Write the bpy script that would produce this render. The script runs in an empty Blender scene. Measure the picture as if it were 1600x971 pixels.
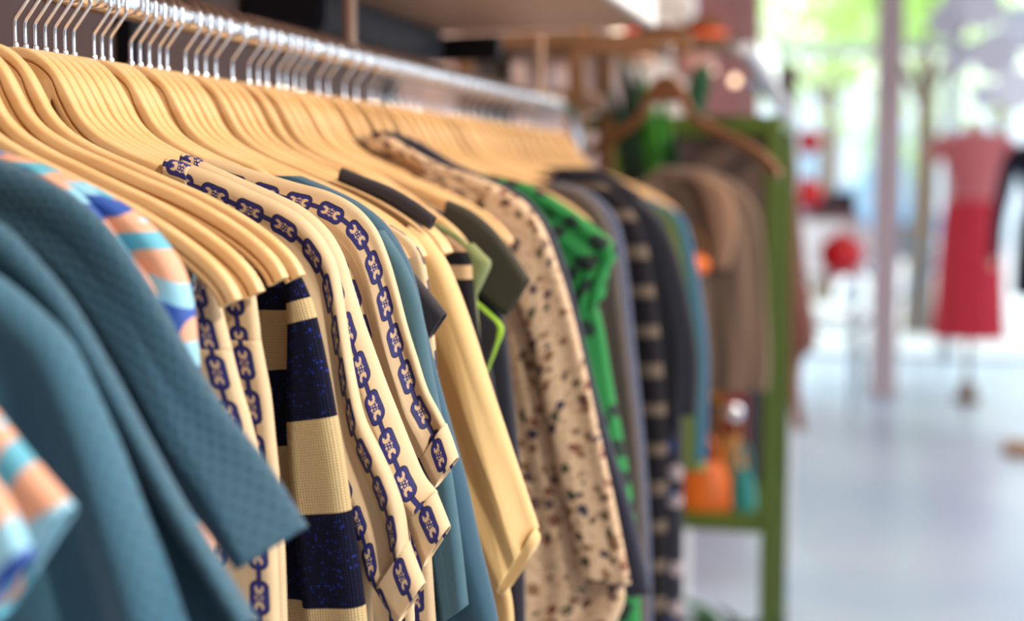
import bpy, bmesh, math, random
from mathutils import Vector, Matrix, Euler
PI = math.pi
sc = bpy.context.scene
C = sc.collection
rnd = random.Random(7)

# ------------------------------------------------------------ camera, light, exposure
F = 2222.2
CAM = Vector((0, 0, 1.35))
YAW, PITCH = math.radians(14.94), math.radians(5.08)
cd = bpy.data.cameras.new('camera'); cam = bpy.data.objects.new('camera', cd); C.objects.link(cam)
cam.location = CAM; cam.rotation_euler = (PI/2-PITCH, 0, YAW)
cd.lens = 50; cd.sensor_width = 36; cd.clip_start = .02; cd.clip_end = 200
cd.dof.use_dof = True; cd.dof.focus_distance = .955; cd.dof.aperture_fstop = 2.9
sc.camera = cam
R = Euler(cam.rotation_euler).to_matrix()

w = bpy.data.worlds.new('world'); sc.world = w; w.use_nodes = True
bg = w.node_tree.nodes['Background']; bg.inputs[0].default_value = (.88, .96, 1, 1); bg.inputs[1].default_value = 2.4
def area(name, loc, target, sx, sy, power, col):
    l = bpy.data.lights.new(name, 'AREA'); l.shape = 'RECTANGLE'; l.size = sx; l.size_y = sy; l.energy = power; l.color = col
    o = bpy.data.objects.new(name, l); C.objects.link(o); o.location = loc
    o.rotation_euler = (Vector(target)-Vector(loc)).to_track_quat('-Z', 'Y').to_euler(); return o
area('window_daylight', (3.2, .9, 2.0), (-.5, 1.0, 1.0), 2.0, 2.2, 62, (.86, .93, 1))
area('window_daylight_rear', (1.2, -1.1, 1.9), (-.5, 1.0, 1.2), 1.6, 1.4, 3, (.9, .95, 1))  # added fill light behind the camera, no window stands there
area('ceiling_lamp_near', (1.55, .1, 2.75), (-.5, .95, 1.4), .14, .14, 52, (1, .90, .78))
area('ceiling_lamp_middle', (1.5, 2.3, 2.75), (-.5, 2.0, 1.35), .22, .22, 36, (1, .66, .34))
area('ceiling_lamp_shelves', (.35, 3.4, 3.0), (-.6, 3.4, 1.2), .3, .3, 10, (1, .80, .60))
area('ceiling_lamp_hall', (3.2, 5.5, 3.1), (3.2, 5.5, 0), 2.5, 3.5, 185, (.90, .95, 1))
sc.view_settings.view_transform = 'Standard'; sc.view_settings.look = 'None'
sc.view_settings.exposure = .12; sc.view_settings.gamma = 1; sc.view_settings.use_curve_mapping = False

# ------------------------------------------------------------ helpers
def at(x, y, Y):
    d = R @ Vector(((x-800)/F, (485.5-y)/F, -1))
    return CAM + d*(Y/d.y)
def link(name, me, mat=None, parent=None):
    o = bpy.data.objects.new(name, me); C.objects.link(o)
    if mat and not me.materials: me.materials.append(mat)
    if parent: o.parent = parent
    return o
def tag(o, label, cat, group=None, kind=None):
    if label: o['label'] = label
    if cat: o['category'] = cat
    if group: o['group'] = group
    if kind: o['kind'] = kind
    return o
def struct(o): o['kind'] = 'structure'; return o
def thing(name, label, cat, loc=(0, 0, 0), rz=0, group=None):
    o = bpy.data.objects.new(name, None); C.objects.link(o); o.location = loc; o.rotation_euler = (0, 0, rz)
    o.empty_display_size = .05
    return tag(o, label, cat, group)
def mesh(name, verts, faces, smooth=True):
    me = bpy.data.meshes.new(name); me.from_pydata([tuple(v) for v in verts], [], faces); me.update()
    if smooth: me.polygons.foreach_set('use_smooth', [True]*len(me.polygons))
    return me
class MB:
    def __init__(s): s.v = []; s.f = []
    def add(s, vs, fs):
        n = len(s.v); s.v += [Vector(v) for v in vs]; s.f += [tuple(i+n for i in f) for f in fs]; return s
    def box(s, a, b, bev=0):
        (x0, y0, z0), (x1, y1, z1) = a, b
        x0, x1 = sorted((x0, x1)); y0, y1 = sorted((y0, y1)); z0, z1 = sorted((z0, z1))
        bm = bmesh.new(); bmesh.ops.create_cube(bm, size=1)
        for v in bm.verts: v.co = Vector(((x0+x1)/2+v.co.x*(x1-x0), (y0+y1)/2+v.co.y*(y1-y0), (z0+z1)/2+v.co.z*(z1-z0)))
        if bev: bmesh.ops.bevel(bm, geom=bm.edges[:], offset=min(bev, (x1-x0)/2.1, (y1-y0)/2.1, (z1-z0)/2.1), segments=2, affect='EDGES')
        bm.verts.index_update()
        s.add([v.co.copy() for v in bm.verts], [[v.index for v in f.verts] for f in bm.faces]); bm.free(); return s
    def tube(s, pts, r, n=10, closed=False):
        pts = [Vector(p) for p in pts]; m = len(pts); vs = []; fs = []
        up = None
        for i, p in enumerate(pts):
            a = pts[(i-1) % m] if (closed or i) else p; b = pts[(i+1) % m] if (closed or i < m-1) else p
            t = (b-a).normalized()
            if up is None: up = t.orthogonal().normalized()
            up = (up-t*up.dot(t)).normalized(); q = t.cross(up)
            rr = r[i] if isinstance(r, (list, tuple)) else r
            for k in range(n):
                an = 2*PI*k/n; vs.append(p+(up*math.cos(an)+q*math.sin(an))*rr)
        for i in range(m if closed else m-1):
            for k in range(n):
                j = (i+1) % m; fs.append((i*n+k, i*n+(k+1) % n, j*n+(k+1) % n, j*n+k))
        if not closed: fs += [tuple(range(n))[::-1], tuple((m-1)*n+k for k in range(n))]
        return s.add(vs, fs)
    def loft(s, rings, n=28, cap=True, wob=None):
        # rings: (cx, cy, z, rx, ry)
        vs = []; fs = []; m = len(rings)
        for i, (cx, cy, z, rx, ry) in enumerate(rings):
            for k in range(n):
                an = 2*PI*k/n; f = 1+(wob(i/(m-1), an) if wob else 0)
                vs.append((cx+rx*f*math.cos(an), cy+ry*f*math.sin(an), z))
        for i in range(m-1):
            for k in range(n): fs.append((i*n+k, i*n+(k+1) % n, (i+1)*n+(k+1) % n, (i+1)*n+k))
        if cap: fs += [tuple(range(n))[::-1], tuple((m-1)*n+k for k in range(n))]
        return s.add(vs, fs)
    def ball(s, c, r, sub=3, sq=(1, 1, 1)):
        bm = bmesh.new(); bmesh.ops.create_icosphere(bm, subdivisions=sub, radius=1)
        bm.verts.index_update()
        s.add([Vector(c)+Vector((v.co.x*r*sq[0], v.co.y*r*sq[1], v.co.z*r*sq[2])) for v in bm.verts], [[v.index for v in f.verts] for f in bm.faces]); bm.free(); return s
    def build(s, name, mat, parent=None, smooth=True):
        me = mesh(name, s.v, s.f, smooth)
        o = link(name, me, mat, parent)
        if smooth:
            bm = bmesh.new(); bm.from_mesh(me)
            for e in bm.edges:
                if len(e.link_faces) == 2 and e.calc_face_angle(0) > .7: e.smooth = False
            bm.to_mesh(me); bm.free()
        return o
def cat(pts, n):
    """Catmull-Rom resample by chord length"""
    P = [Vector(p) for p in pts]
    L = [0]
    for a, b in zip(P, P[1:]): L.append(L[-1]+max((b-a).length, 1e-6))
    out = []
    for i in range(n):
        t = L[-1]*i/(n-1); k = 0
        while k < len(P)-2 and L[k+1] < t: k += 1
        u = (t-L[k])/(L[k+1]-L[k]); p1, p2 = P[k], P[k+1]
        d = L[k+1]-L[k]
        m1 = (p2-P[k-1])/(L[k+1]-L[k-1])*d if k else (p2-p1)
        m2 = (P[k+2]-p1)/(L[k+2]-L[k])*d if k+2 < len(P) else (p2-p1)
        out.append(p1*(2*u**3-3*u*u+1)+m1*(u**3-2*u*u+u)+p2*(-2*u**3+3*u*u)+m2*(u**3-u*u))
    return out

# ------------------------------------------------------------ materials
def newmat(name):
    m = bpy.data.materials.new(name); m.use_nodes = True
    return m, m.node_tree, m.node_tree.nodes['Principled BSDF']
class E:
    nt = None
    def __init__(s, x): s.x = x
    @staticmethod
    def op(o, *a, clamp=False):
        n = E.nt.nodes.new('ShaderNodeMath'); n.operation = o; n.use_clamp = clamp
        for i, v in enumerate(a):
            if isinstance(v, E): E.nt.links.new(v.x, n.inputs[i])
            else: n.inputs[i].default_value = v
        return E(n.outputs[0])
    def __add__(s, o): return E.op('ADD', s, o)
    def __sub__(s, o): return E.op('SUBTRACT', s, o)
    def __rsub__(s, o): return E.op('SUBTRACT', o, s)
    def __mul__(s, o): return E.op('MULTIPLY', s, o)
    __rmul__ = __mul__; __radd__ = __add__
    def __truediv__(s, o): return E.op('DIVIDE', s, o)
    def __lt__(s, o): return E.op('LESS_THAN', s, o)
    def __gt__(s, o): return E.op('GREATER_THAN', s, o)
    def mod(s, o): return E.op('FLOORED_MODULO', s, o)
    def abs(s): return E.op('ABSOLUTE', s)
    def max(s, o): return E.op('MAXIMUM', s, o)
def hyp(a, b): return E.op('SQRT', a*a+b*b)
def uvn(nt, name='UV'):
    n = nt.nodes.new('ShaderNodeUVMap'); n.uv_map = name
    s = nt.nodes.new('ShaderNodeSeparateXYZ'); nt.links.new(n.outputs[0], s.inputs[0])
    return n.outputs[0], E(s.outputs[0]), E(s.outputs[1])
def mixc(nt, fac, a, b):
    n = nt.nodes.new('ShaderNodeMix'); n.data_type = 'RGBA'
    for sk, v in ((n.inputs[0], fac), (n.inputs[6], a), (n.inputs[7], b)):
        if isinstance(v, E): v = v.x
        if isinstance(v, bpy.types.NodeSocket): nt.links.new(v, sk)
        elif isinstance(v, (int, float)): sk.default_value = v
        else: sk.default_value = tuple(v)+(1,) if len(v) == 3 else v
    return n.outputs[2]
def noise(nt, scale, detail=2, vec=None, rough=.5):
    n = nt.nodes.new('ShaderNodeTexNoise'); n.inputs['Scale'].default_value = scale; n.inputs['Detail'].default_value = detail; n.inputs['Roughness'].default_value = rough
    if vec is None:
        tc = nt.nodes.new('ShaderNodeTexCoord'); vec = tc.outputs['Object']
    nt.links.new(vec, n.inputs['Vector']); return n
def bump(nt, bs, h, dist, strength=1):
    b = nt.nodes.new('ShaderNodeBump'); b.inputs['Strength'].default_value = strength; b.inputs['Distance'].default_value = dist
    nt.links.new(h.x if isinstance(h, E) else h, b.inputs['Height']); nt.links.new(b.outputs[0], bs.inputs['Normal']); return b
def ramp(nt, fac, stops, const=True):
    n = nt.nodes.new('ShaderNodeValToRGB'); n.color_ramp.interpolation = 'CONSTANT' if const else 'LINEAR'
    cr = n.color_ramp
    while len(cr.elements) < len(stops): cr.elements.new(.5)
    for e, (p, c) in zip(cr.elements, stops): e.position = p; e.color = tuple(c)+(1,)
    nt.links.new(fac.x if isinstance(fac, E) else fac, n.inputs[0]); return n.outputs[0]
def S(r, g, b):
    f = lambda c: (c/255/12.92) if c <= 10 else ((c/255+.055)/1.055)**2.4
    return (f(r), f(g), f(b))
def plain(name, col, rough=.5, metal=0, var=.12, nscale=8, bmp=0, bscale=60, emit=None, sheen=0):
    m, nt, b = newmat(name); n = noise(nt, nscale, 3)
    c = mixc(nt, n.outputs[0], tuple(x*(1-var) for x in col), tuple(min(1, x*(1+var)) for x in col))
    nt.links.new(c, b.inputs['Base Color']); b.inputs['Roughness'].default_value = rough; b.inputs['Metallic'].default_value = metal
    if sheen: b.inputs['Sheen Weight'].default_value = sheen
    if bmp: bump(nt, b, noise(nt, bscale, 4).outputs[0], bmp)
    if emit: b.inputs['Emission Color'].default_value = tuple(col)+(1,); b.inputs['Emission Strength'].default_value = emit
    return m
def cloth(name, col, rough=.85, weave=1400, wb=.0003, sheen=.15, var=.1):
    m, nt, b = newmat(name); uv, u, v = uvn(nt); E.nt = nt
    n = noise(nt, 35, 4, uv)
    c = mixc(nt, n.outputs[0], tuple(x*(1-var) for x in col), tuple(min(1, x*(1+var)) for x in col))
    nt.links.new(c, b.inputs['Base Color']); b.inputs['Roughness'].default_value = rough; b.inputs['Sheen Weight'].default_value = sheen
    bump(nt, b, noise(nt, 260, 3, uv).outputs[0], .0008, .35); return m
def wood_mat(name, c1, c2, scale=1.0, rough=.38):
    m, nt, b = newmat(name)
    tc = nt.nodes.new('ShaderNodeTexCoord'); mp = nt.nodes.new('ShaderNodeMapping'); mp.inputs['Scale'].default_value = (6*scale, 90*scale, 45*scale)
    nt.links.new(tc.outputs['Object'], mp.inputs[0]); n = noise(nt, 1.5, 4, mp.outputs[0])
    c = ramp(nt, n.outputs[0], [(.25, c1), (.7, c2)], False)
    nt.links.new(c, b.inputs['Base Color']); b.inputs['Roughness'].default_value = rough; b.inputs['Coat Weight'].default_value = .25; b.inputs['Coat Roughness'].default_value = .25
    bump(nt, b, n.outputs[0], .0003, .4); return m

WOOD = wood_mat('beech', S(228, 178, 116), S(243, 204, 150))
CHROME = plain('chrome', (.86, .87, .9), .12, 1, .03)
DARKCHROME = plain('clip_steel', (.55, .52, .5), .18, 1, .05)

CREAM = S(214, 186, 146); NAVY = S(30, 32, 112); INK = S(18, 20, 62)
def chain_mat(name, u0=0, W=.025, base=CREAM):
    m, nt, b = newmat(name); E.nt = nt; uv, u, v = uvn(nt)
    P = .0266
    nz = noise(nt, 60, 2, uv); u2 = u+(E(nz.outputs[0])-.5)*.0012
    cu = (u2+u0).mod(W)-W/2; cv = v.mod(P)-P/2
    ax = cu.abs(); ay = cv.abs(); hx, hy, r = .0061, .0104, .0048
    qx = (ax-(hx-r)).max(0.0); qy = (ay-(hy-r)).max(0.0); d = hyp(qx, qy)-r
    lk = d < 0.0
    conn = (ax < .0017)*(ay > .0078)
    c1 = hyp(cu, ay-.0052) < .0029; notch = hyp(cu, ay-.0077) < .0018; n2 = (ax < .0010)*(ay > .0048)
    dots = (hyp(ax-.0021, cv) < .0008).max(hyp(cu, ay-.0011) < .0006).max(hyp(ax-.0018, ay-.0019) < .0005)
    cin = (c1*(1-notch.max(n2))).max(dots)*lk
    blue = (lk*(1-cin)).max(conn)
    edge = lk*(d > -.0009)
    edge = edge.max(conn*(ax > .0010)*(ay > .0106))
    wv = noise(nt, 30, 3, uv)
    cr = mixc(nt, wv.outputs[0], tuple(x*.9 for x in base), tuple(min(1, x*1.08) for x in base))
    bl = mixc(nt, edge, NAVY, INK)
    nt.links.new(mixc(nt, blue, cr, bl), b.inputs['Base Color'])
    b.inputs['Roughness'].default_value = .62; b.inputs['Sheen Weight'].default_value = .1
    wr = noise(nt, 45, 3, uv)
    bump(nt, b, wr.outputs[0], .0015, .5); return m
def band_mat(name, stops, knit=False, scaleT=1, wav=0.0, glitter=None, bumpy=.0004):
    m, nt, b = newmat(name); E.nt = nt; _, s, t = uvn(nt, 'T'); uv, u, v = uvn(nt)
    f = t
    if wav:
        n = noise(nt, 14, 2, uv); f = f+(E(n.outputs[0])-.5)*wav
    if scaleT != 1: f = (f*scaleT).mod(1.0)
    c = ramp(nt, f, stops)
    if glitter:
        g = nt.nodes.new('ShaderNodeTexVoronoi'); g.inputs['Scale'].default_value = 900; nt.links.new(uv, g.inputs['Vector'])
        sep = nt.nodes.new('ShaderNodeSeparateColor'); nt.links.new(g.outputs['Color'], sep.inputs[0])
        sc_ = nt.nodes.new('ShaderNodeSeparateColor'); nt.links.new(c, sc_.inputs[0])
        k = (E(sep.outputs[0]) > .955)*(E(sc_.outputs[0]) < .1)
        c = mixc(nt, k, c, glitter)
    nt.links.new(c, b.inputs['Base Color']); b.inputs['Roughness'].default_value = .85; b.inputs['Specular IOR Level'].default_value = .15
    if knit:
        rib = E.op('SINE', u*3600)+E.op('SINE', (v+((u*573).mod(1.0)-.5).abs()*.0012)*3600)
        bump(nt, b, rib, .0004, .7)
    else:
        bump(nt, b, noise(nt, 50, 3, uv).outputs[0], .0012, .5)
    return m
def patch_mat(name):
    """irregular woven bands of peach, sky blue and royal blue"""
    m, nt, b = newmat(name); E.nt = nt; uv, u, v = uvn(nt)
    n = noise(nt, 16, 1, uv); f = (v*1.0+(E(n.outputs[0])-.5)*.055)
    pe, sk, bl, tu = S(232, 172, 140), S(150, 208, 232), S(48, 88, 172), S(96, 180, 206)
    g = (f*13).mod(1.0)
    ca = ramp(nt, g, [(0, pe), (.24, sk), (.44, bl), (.62, pe), (.80, tu)])
    cb = ramp(nt, g, [(0, pe), (.22, tu), (.5, pe), (.66, sk), (.84, bl)])
    n2 = noise(nt, 26, 1, uv)
    k = (u+(E(n2.outputs[0])-.5)*.05).mod(.07) > .035
    nt.links.new(mixc(nt, k, ca, cb), b.inputs['Base Color']); b.inputs['Roughness'].default_value = .6; return m
def teal_mat(name, c):
    m, nt, b = newmat(name); E.nt = nt; uv, u, v = uvn(nt)
    P = .0056; row = E.op('FLOOR', v/P)
    cu = (u+row*P*.5).mod(P)-P/2; cv = v.mod(P)-P/2
    d = hyp(cu, cv*1.15); f = E.op('SMOOTH_MIN', d/(P*.5), 1.0, .2)
    col = mixc(nt, f, tuple(x*.74 for x in c), tuple(min(1, x*1.12) for x in c))
    n = noise(nt, 30, 3, uv); col = mixc(nt, (E(n.outputs[0])-.3)*.5, col, tuple(x*1.25 for x in c))
    nt.links.new(col, b.inputs['Base Color']); b.inputs['Roughness'].default_value = .8; b.inputs['Sheen Weight'].default_value = .35
    b.inputs['Sheen Tint'].default_value = (.6, .8, 1, 1)
    bump(nt, b, f, .0008, .8); return m
def spot_mat(name, base, spots, scale, thr, second=None):
    m, nt, b = newmat(name); E.nt = nt; uv, u, v = uvn(nt)
    n = noise(nt, 90, 2, uv); vm = nt.nodes.new('ShaderNodeVectorMath'); vm.operation = 'MULTIPLY_ADD'
    nt.links.new(n.outputs['Color'], vm.inputs[0]); vm.inputs[1].default_value = (.012,)*3; nt.links.new(uv, vm.inputs[2])
    vo = nt.nodes.new('ShaderNodeTexVoronoi'); vo.inputs['Scale'].default_value = scale; nt.links.new(vm.outputs[0], vo.inputs['Vector'])
    k = E(vo.outputs['Distance']) < thr
    sep = nt.nodes.new('ShaderNodeSeparateColor'); nt.links.new(vo.outputs['Color'], sep.inputs[0])
    cc = ramp(nt, sep.outputs[0], [(i/len(spots), c) for i, c in enumerate(spots)])
    col = mixc(nt, k, base, cc)
    if second:
        vo2 = nt.nodes.new('ShaderNodeTexVoronoi'); vo2.inputs['Scale'].default_value = scale*2.3; nt.links.new(vm.outputs[0], vo2.inputs['Vector'])
        col = mixc(nt, E(vo2.outputs['Distance']) < thr*.8, col, second)
    nt.links.new(col, b.inputs['Base Color']); b.inputs['Roughness'].default_value = .7
    bump(nt, b, noise(nt, 40, 3, uv).outputs[0], .0015, .5); return m
def vband_mat(name, stops, W):
    m, nt, b = newmat(name); E.nt = nt; _, s, t = uvn(nt, 'T'); uv, u, v = uvn(nt)
    nt.links.new(ramp(nt, s.mod(W)/W, stops), b.inputs['Base Color']); b.inputs['Roughness'].default_value = .8; return m

# ------------------------------------------------------------ setting
floor_m, nt, b = newmat('polished_concrete')
n = noise(nt, .9, 5); c = ramp(nt, n.outputs[0], [(.3, S(160, 182, 206)), (.7, S(194, 208, 222))], False)
nt.links.new(c, b.inputs['Base Color']); b.inputs['Roughness'].default_value = .32; b.inputs['Specular IOR Level'].default_value = .7
bump(nt, b, noise(nt, 12, 3).outputs[0], .001, .2)
WALLM = plain('mauve_plaster', S(166, 140, 134), .8, 0, .05, 2, .0006, 80)
REDWALL = plain('brick_red_paint', S(140, 52, 48), .7, 0, .12, 5)
GREYWALL = plain('warm_grey_plaster', S(134, 116, 106), .8, 0, .06)
WHITE = plain('white_paint', S(225, 225, 226), .6, 0, .03)
CEIL = plain('ceiling_white', S(214, 206, 200), .9, 0, .03)
SHELFM = wood_mat('shelf_board_beige', S(178, 142, 116), S(200, 164, 138), .15, .6)
BROWNW = wood_mat('brown_shelf_wood', S(96, 66, 40), S(130, 92, 58), .2, .5)
ORANGEW = wood_mat('honey_shelf_wood', S(176, 112, 60), S(206, 142, 84), .2, .4)
STEEL = plain('column_mauve_steel', S(200, 182, 184), .5, 0, .04)
struct(MB().box((-.9, -1.2, -.1), (6.5, 11.6, 0)).build('floor', floor_m, smooth=False))
struct(MB().box((-.9, -1.2, 3.2), (6.5, 11.7, 3.3)).build('ceiling', CEIL, smooth=False))
struct(MB().box((6.5, -1.2, 0), (6.6, 11.6, 3.2)).build('wall_right', WHITE, smooth=False))
struct(MB().box((-.9, -1.3, 0), (6.6, -1.2, 3.2)).build('wall_rear', GREYWALL, smooth=False))
wl = MB().box((-.92, -1.2, 0), (-.82, 4.6, 3.2)).build('wall_left', WALLM, smooth=False); struct(wl)
struct(MB().box((-.92, 4.6, 0), (-.82, 9.1, 3.2)).build('wall_left_red', REDWALL, smooth=False))
struct(MB().box((-.82, 4.5, 0), (-.62, 4.6, 3.2)).build('trim_1', WHITE, smooth=False))
# shop front at Y = 11.5: frame members and glass
FR = plain('shopfront_grey_metal', S(176, 184, 186), .4, .3, .05)
m, nt, b = newmat('clear_glass'); out = nt.nodes['Material Output']; tr = nt.nodes.new('ShaderNodeBsdfTransparent'); gl = nt.nodes.new('ShaderNodeBsdfGlossy'); gl.inputs['Roughness'].default_value = .02
mx = nt.nodes.new('ShaderNodeMixShader'); mx.inputs[0].default_value = .02; nt.links.new(tr.outputs[0], mx.inputs[1]); nt.links.new(gl.outputs[0], mx.inputs[2]); nt.links.new(mx.outputs[0], out.inputs[0]); GLASS = m
wi = 0
for x0, x1 in ((-.9, .42), (.42, 1.9), (1.9, 3.4), (3.4, 4.9), (4.9, 6.5)):
    wi += 1
    f = MB()
    for z0, z1 in ((0, .03), (2.35, 2.43), (3.1, 3.2)): f.box((x0, 11.46, z0), (x1, 11.54, z1), .004)
    f.box((x0, 11.46, 0), (x0+.05, 11.54, 3.2), .004); f.box((x1-.05, 11.46, 0), (x1, 11.54, 3.2), .004)
    o = struct(f.build('window_%d' % wi, FR, smooth=False))
    MB().box((x0+.05, 11.495, .03), (x1-.05, 11.505, 3.1)).build('pane', GLASS, o, False)
# steel column
cx = at(1379, 600, 9.35)
col = struct(MB().box((cx.x-.085, 9.28, 0), (cx.x+.085, 9.41, 3.2), .01).build('trim_2', STEEL, smooth=True))
MB().box((cx.x-.10, 9.25, 0), (cx.x+.10, 9.44, .03), .005).build('base_plate', STEEL, col)
# outside: pavement and street
PAVE = plain('pale_pavement', S(222, 226, 230), .8, 0, .05, 3)
struct(MB().box((-14, 11.6, -.12), (14, 40, -.02)).build('ground_outside', PAVE, smooth=False))

# ------------------------------------------------------------ main rail, shelf above
XR, ZR = -.567, 1.35+.137
rack = thing('clothes_rail', 'long chrome clothes rail full of wooden hangers under the beige wall shelf', 'clothes rail', (XR, 1.5, ZR))
inv = lambda o: None
def rel(mb, root):
    for v in mb.v: v -= root.location
    return mb
pts = [(XR, .2, ZR), (XR, 2.50, ZR)]+[(XR, 2.50+.09*math.sin(a), ZR-.09+.09*math.cos(a)) for a in [PI/2*k/8 for k in range(1, 9)]]+[(XR, 2.59, .01)]
rel(MB().tube(pts, .0125, 20), rack).build('rail', CHROME, rack)
rel(MB().loft([(XR, 2.59, 0, .035, .035), (XR, 2.59, .006, .035, .035), (XR, 2.59, .012, .02, .02)]), rack).build('foot', CHROME, rack)
for yy in (.25, 1.45, 2.30):
    rel(MB().tube([(XR, yy, ZR+.012), (XR, yy, 1.5946)], .007, 12), rack).build('hanging_rod', SHELFM, rack)
shelf = thing('wall_shelf', 'thick beige wall shelf with white front edge above the clothes rail', 'shelf', (-.59, .9, 1.5946))
rel(MB().box((-.82, -.6, 1.5946), (-.375, 2.24, 1.632), .002), shelf).build('board', SHELFM, shelf, False)
rel(MB().box((-.375, -.6, 1.5946), (-.363, 2.24, 1.655), .002), shelf).build('front_edge', WHITE, shelf, False)
BLACKM = plain('black_metal', S(34, 34, 40), .45, .4, .1)
b1 = thing('wall_bracket', 'black bracket fixed high on the mauve wall behind the nearest hooks', 'bracket')
p = at(196, 80, .99)
for yy, lab in ((1.22, None), (2.02, 'tall')):
    pass
b1.location = (-.82, 1.41, 1.50)
MB().box((0, -.012, -.03), (.02, .018, .09), .002).build('upright', BLACKM, b1)
MB().box((.0, -.006, .05), (.20, .010, .09), .002).build('arm', BLACKM, b1)
b2 = thing('wall_bracket', 'black bracket on the wall behind the middle of the rail under the shelf', 'bracket', (-.82, 2.25, 1.50))
MB().box((0, -.02, -.05), (.02, .02, .09), .002).build('upright', BLACKM, b2)
MB().box((0, -.01, .05), (.20, .014, .09), .002).build('arm', BLACKM, b2)
bb = tag(MB().box((-.815, 1.70, 1.545), (-.70, 2.20, 1.594), .006).build('storage_tray', plain('tray_navy_black', S(36, 40, 54), .5)), 'flat blue-black tray fixed under the back of the wall shelf', 'tray')

# ------------------------------------------------------------ hangers
prof = [(0, 0), (16, 1), (32, 5), (48, 15), (62, 28), (75, 44), (87, 64), (97, 84), (108, 106), (123, 126), (143, 144), (185, 168), (235, 190), (290, 214), (345, 238), (393, 264), (435, 292), (465, 318), (483, 340), (492, 358)]
KX, KZ = .220/491, .146/358
top = [Vector((a*KX, 0, -b*KZ)) for a, b in prof]
top = cat(top, 46)
def harm(x):   # height of the wooden arm below its top line
    return .0145-.0015*x/.22
def hanger_mesh():
    st = []
    for i, p in enumerate(top):
        a = top[max(i-1, 0)]; b = top[min(i+1, len(top)-1)]; t = (b-a).normalized()
        if i == 0: t = Vector((1, 0, 0))
        nrm = Vector((-t.z, 0, t.x)); nrm = nrm if nrm.z > 0 else -nrm
        k = min(1, max(0, (p.x-.026)/.020)); k = k*k*(3-2*k)
        nrm = Vector((0, 0, 1)).lerp(nrm, k).normalized()
        st.append((p, nrm, max(harm(p.x), (.0395+p.z)*(1-k)+harm(p.x)*k)))
    st = [(Vector((-p.x, 0, p.z)), Vector((-n.x, 0, n.z)), h) for p, n, h in st[:0:-1]]+st
    T = .0046
    def sec(h):
        q = [(-T*.55, 0), (-T*.88, .0008), (-T, .0022), (-T*.98, .0068), (-T*.55, .0074), (-T*.5, .0086), (-T*.9, .0092), (-T, h-.002), (-T*.85, h-.0006), (-T*.5, h)]
        return q+[(-y, d) for y, d in q[::-1]]
    vs = []; fs = []; n = len(sec(.02))
    for p, nr, h in st:
        for y, d in sec(h): v = p-nr*d; vs.append((v.x, y, v.z))
    m = len(st)
    for i in range(m-1):
        for k in range(n): fs.append((i*n+k, (i+1)*n+k, (i+1)*n+(k+1) % n, i*n+(k+1) % n))
    # end caps as strips
    for base, fl in ((0, 0), ((m-1)*n, 1)):
        for k in range(n//2-1):
            q = (base+k, base+k+1, base+n-2-k, base+n-1-k); fs.append(q if not fl else q[::-1])
    me = mesh('hanger_body', vs, fs)
    bm = bmesh.new(); bm.from_mesh(me); bmesh.ops.recalc_face_normals(bm, faces=bm.faces[:])
    for e in bm.edges:
        if len(e.link_faces) == 2 and e.calc_face_angle(0) > .75: e.smooth = False
    bm.to_mesh(me); bm.free(); return me
HB = hanger_mesh(); HB.materials.append(WOOD)
hc = .0455; rr = .0149
hp = [(0, 0, -.004), (0, 0, .004), (0, 0, .0165), (.0012, 0, .0195), (.0135, 0, .0345), (.0147, 0, .039)]
hp += [(rr*math.cos(a), 0, hc+rr*math.sin(a)) for a in [math.radians(q) for q in range(-12, 200, 12)]]
HOOK = MB().tube(hp, .00165, 9)
HOOK.loft([(0, 0, -.001, .0027, .0027), (0, 0, .002, .0027, .0027), (0, 0, .0035, .002, .002)], 14)
hk0 = HOOK.build('hook', CHROME); HK = hk0.data; bpy.data.objects.remove(hk0)
# clip bar for trouser hangers
cb = MB().tube([(-.19, 0, -.143), (.19, 0, -.143)], .0022, 10)
for sx in (-1, 1): cb.tube([(sx*.19, 0, -.143), (sx*.192, 0, -.135), (sx*.188, 0, -.121)], .0018, 8)
def clip_mb(x):
    q = MB().box((x-.011, -.0045, -.161), (x+.011, .0045, -.155), .001)
    q.box((x-.009, -.0052, -.159), (x+.009, -.0036, -.135), .0006).box((x-.009, .0036, -.159), (x+.009, .0052, -.135), .0006)
    q.tube([(x-.011, 0, -.145), (x+.011, 0, -.145)], .0028, 10)
    for k in range(7): q.tube([(x-.006+.002*k, .004*math.cos(t), -.145+.004*math.sin(t)) for t in [2*PI*j/8 for j in range(9)]], .0005, 5)
    return q
NECKZ = 1.35+.091
HB2 = HB.copy(); HB2.name = 'hanger_body_small'
for v in HB2.vertices:
    a_ = abs(v.co.x)
    if a_ > .105: v.co = Vector((math.copysign(.105+(a_-.105)*.78, v.co.x), v.co.y, v.co.z-.10*(a_-.105)))
def hanger(Y, label, group=None, clips=False, tilt=0, small=False):
    t = thing('clothes_hanger', label, 'hanger', (XR, Y, NECKZ), tilt, group)
    link('hanger_body', HB2 if small else HB, None, t); link('hook', HK, None, t)
    if clips:
        cb_ = MB(); cb_.v = [v.copy() for v in cb.v]; cb_.f = list(cb.f); cb_.build('clip_bar', DARKCHROME, t)
        for x in (-.172, .172): clip_mb(x).build('clip', DARKCHROME, t)
    return t

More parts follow.
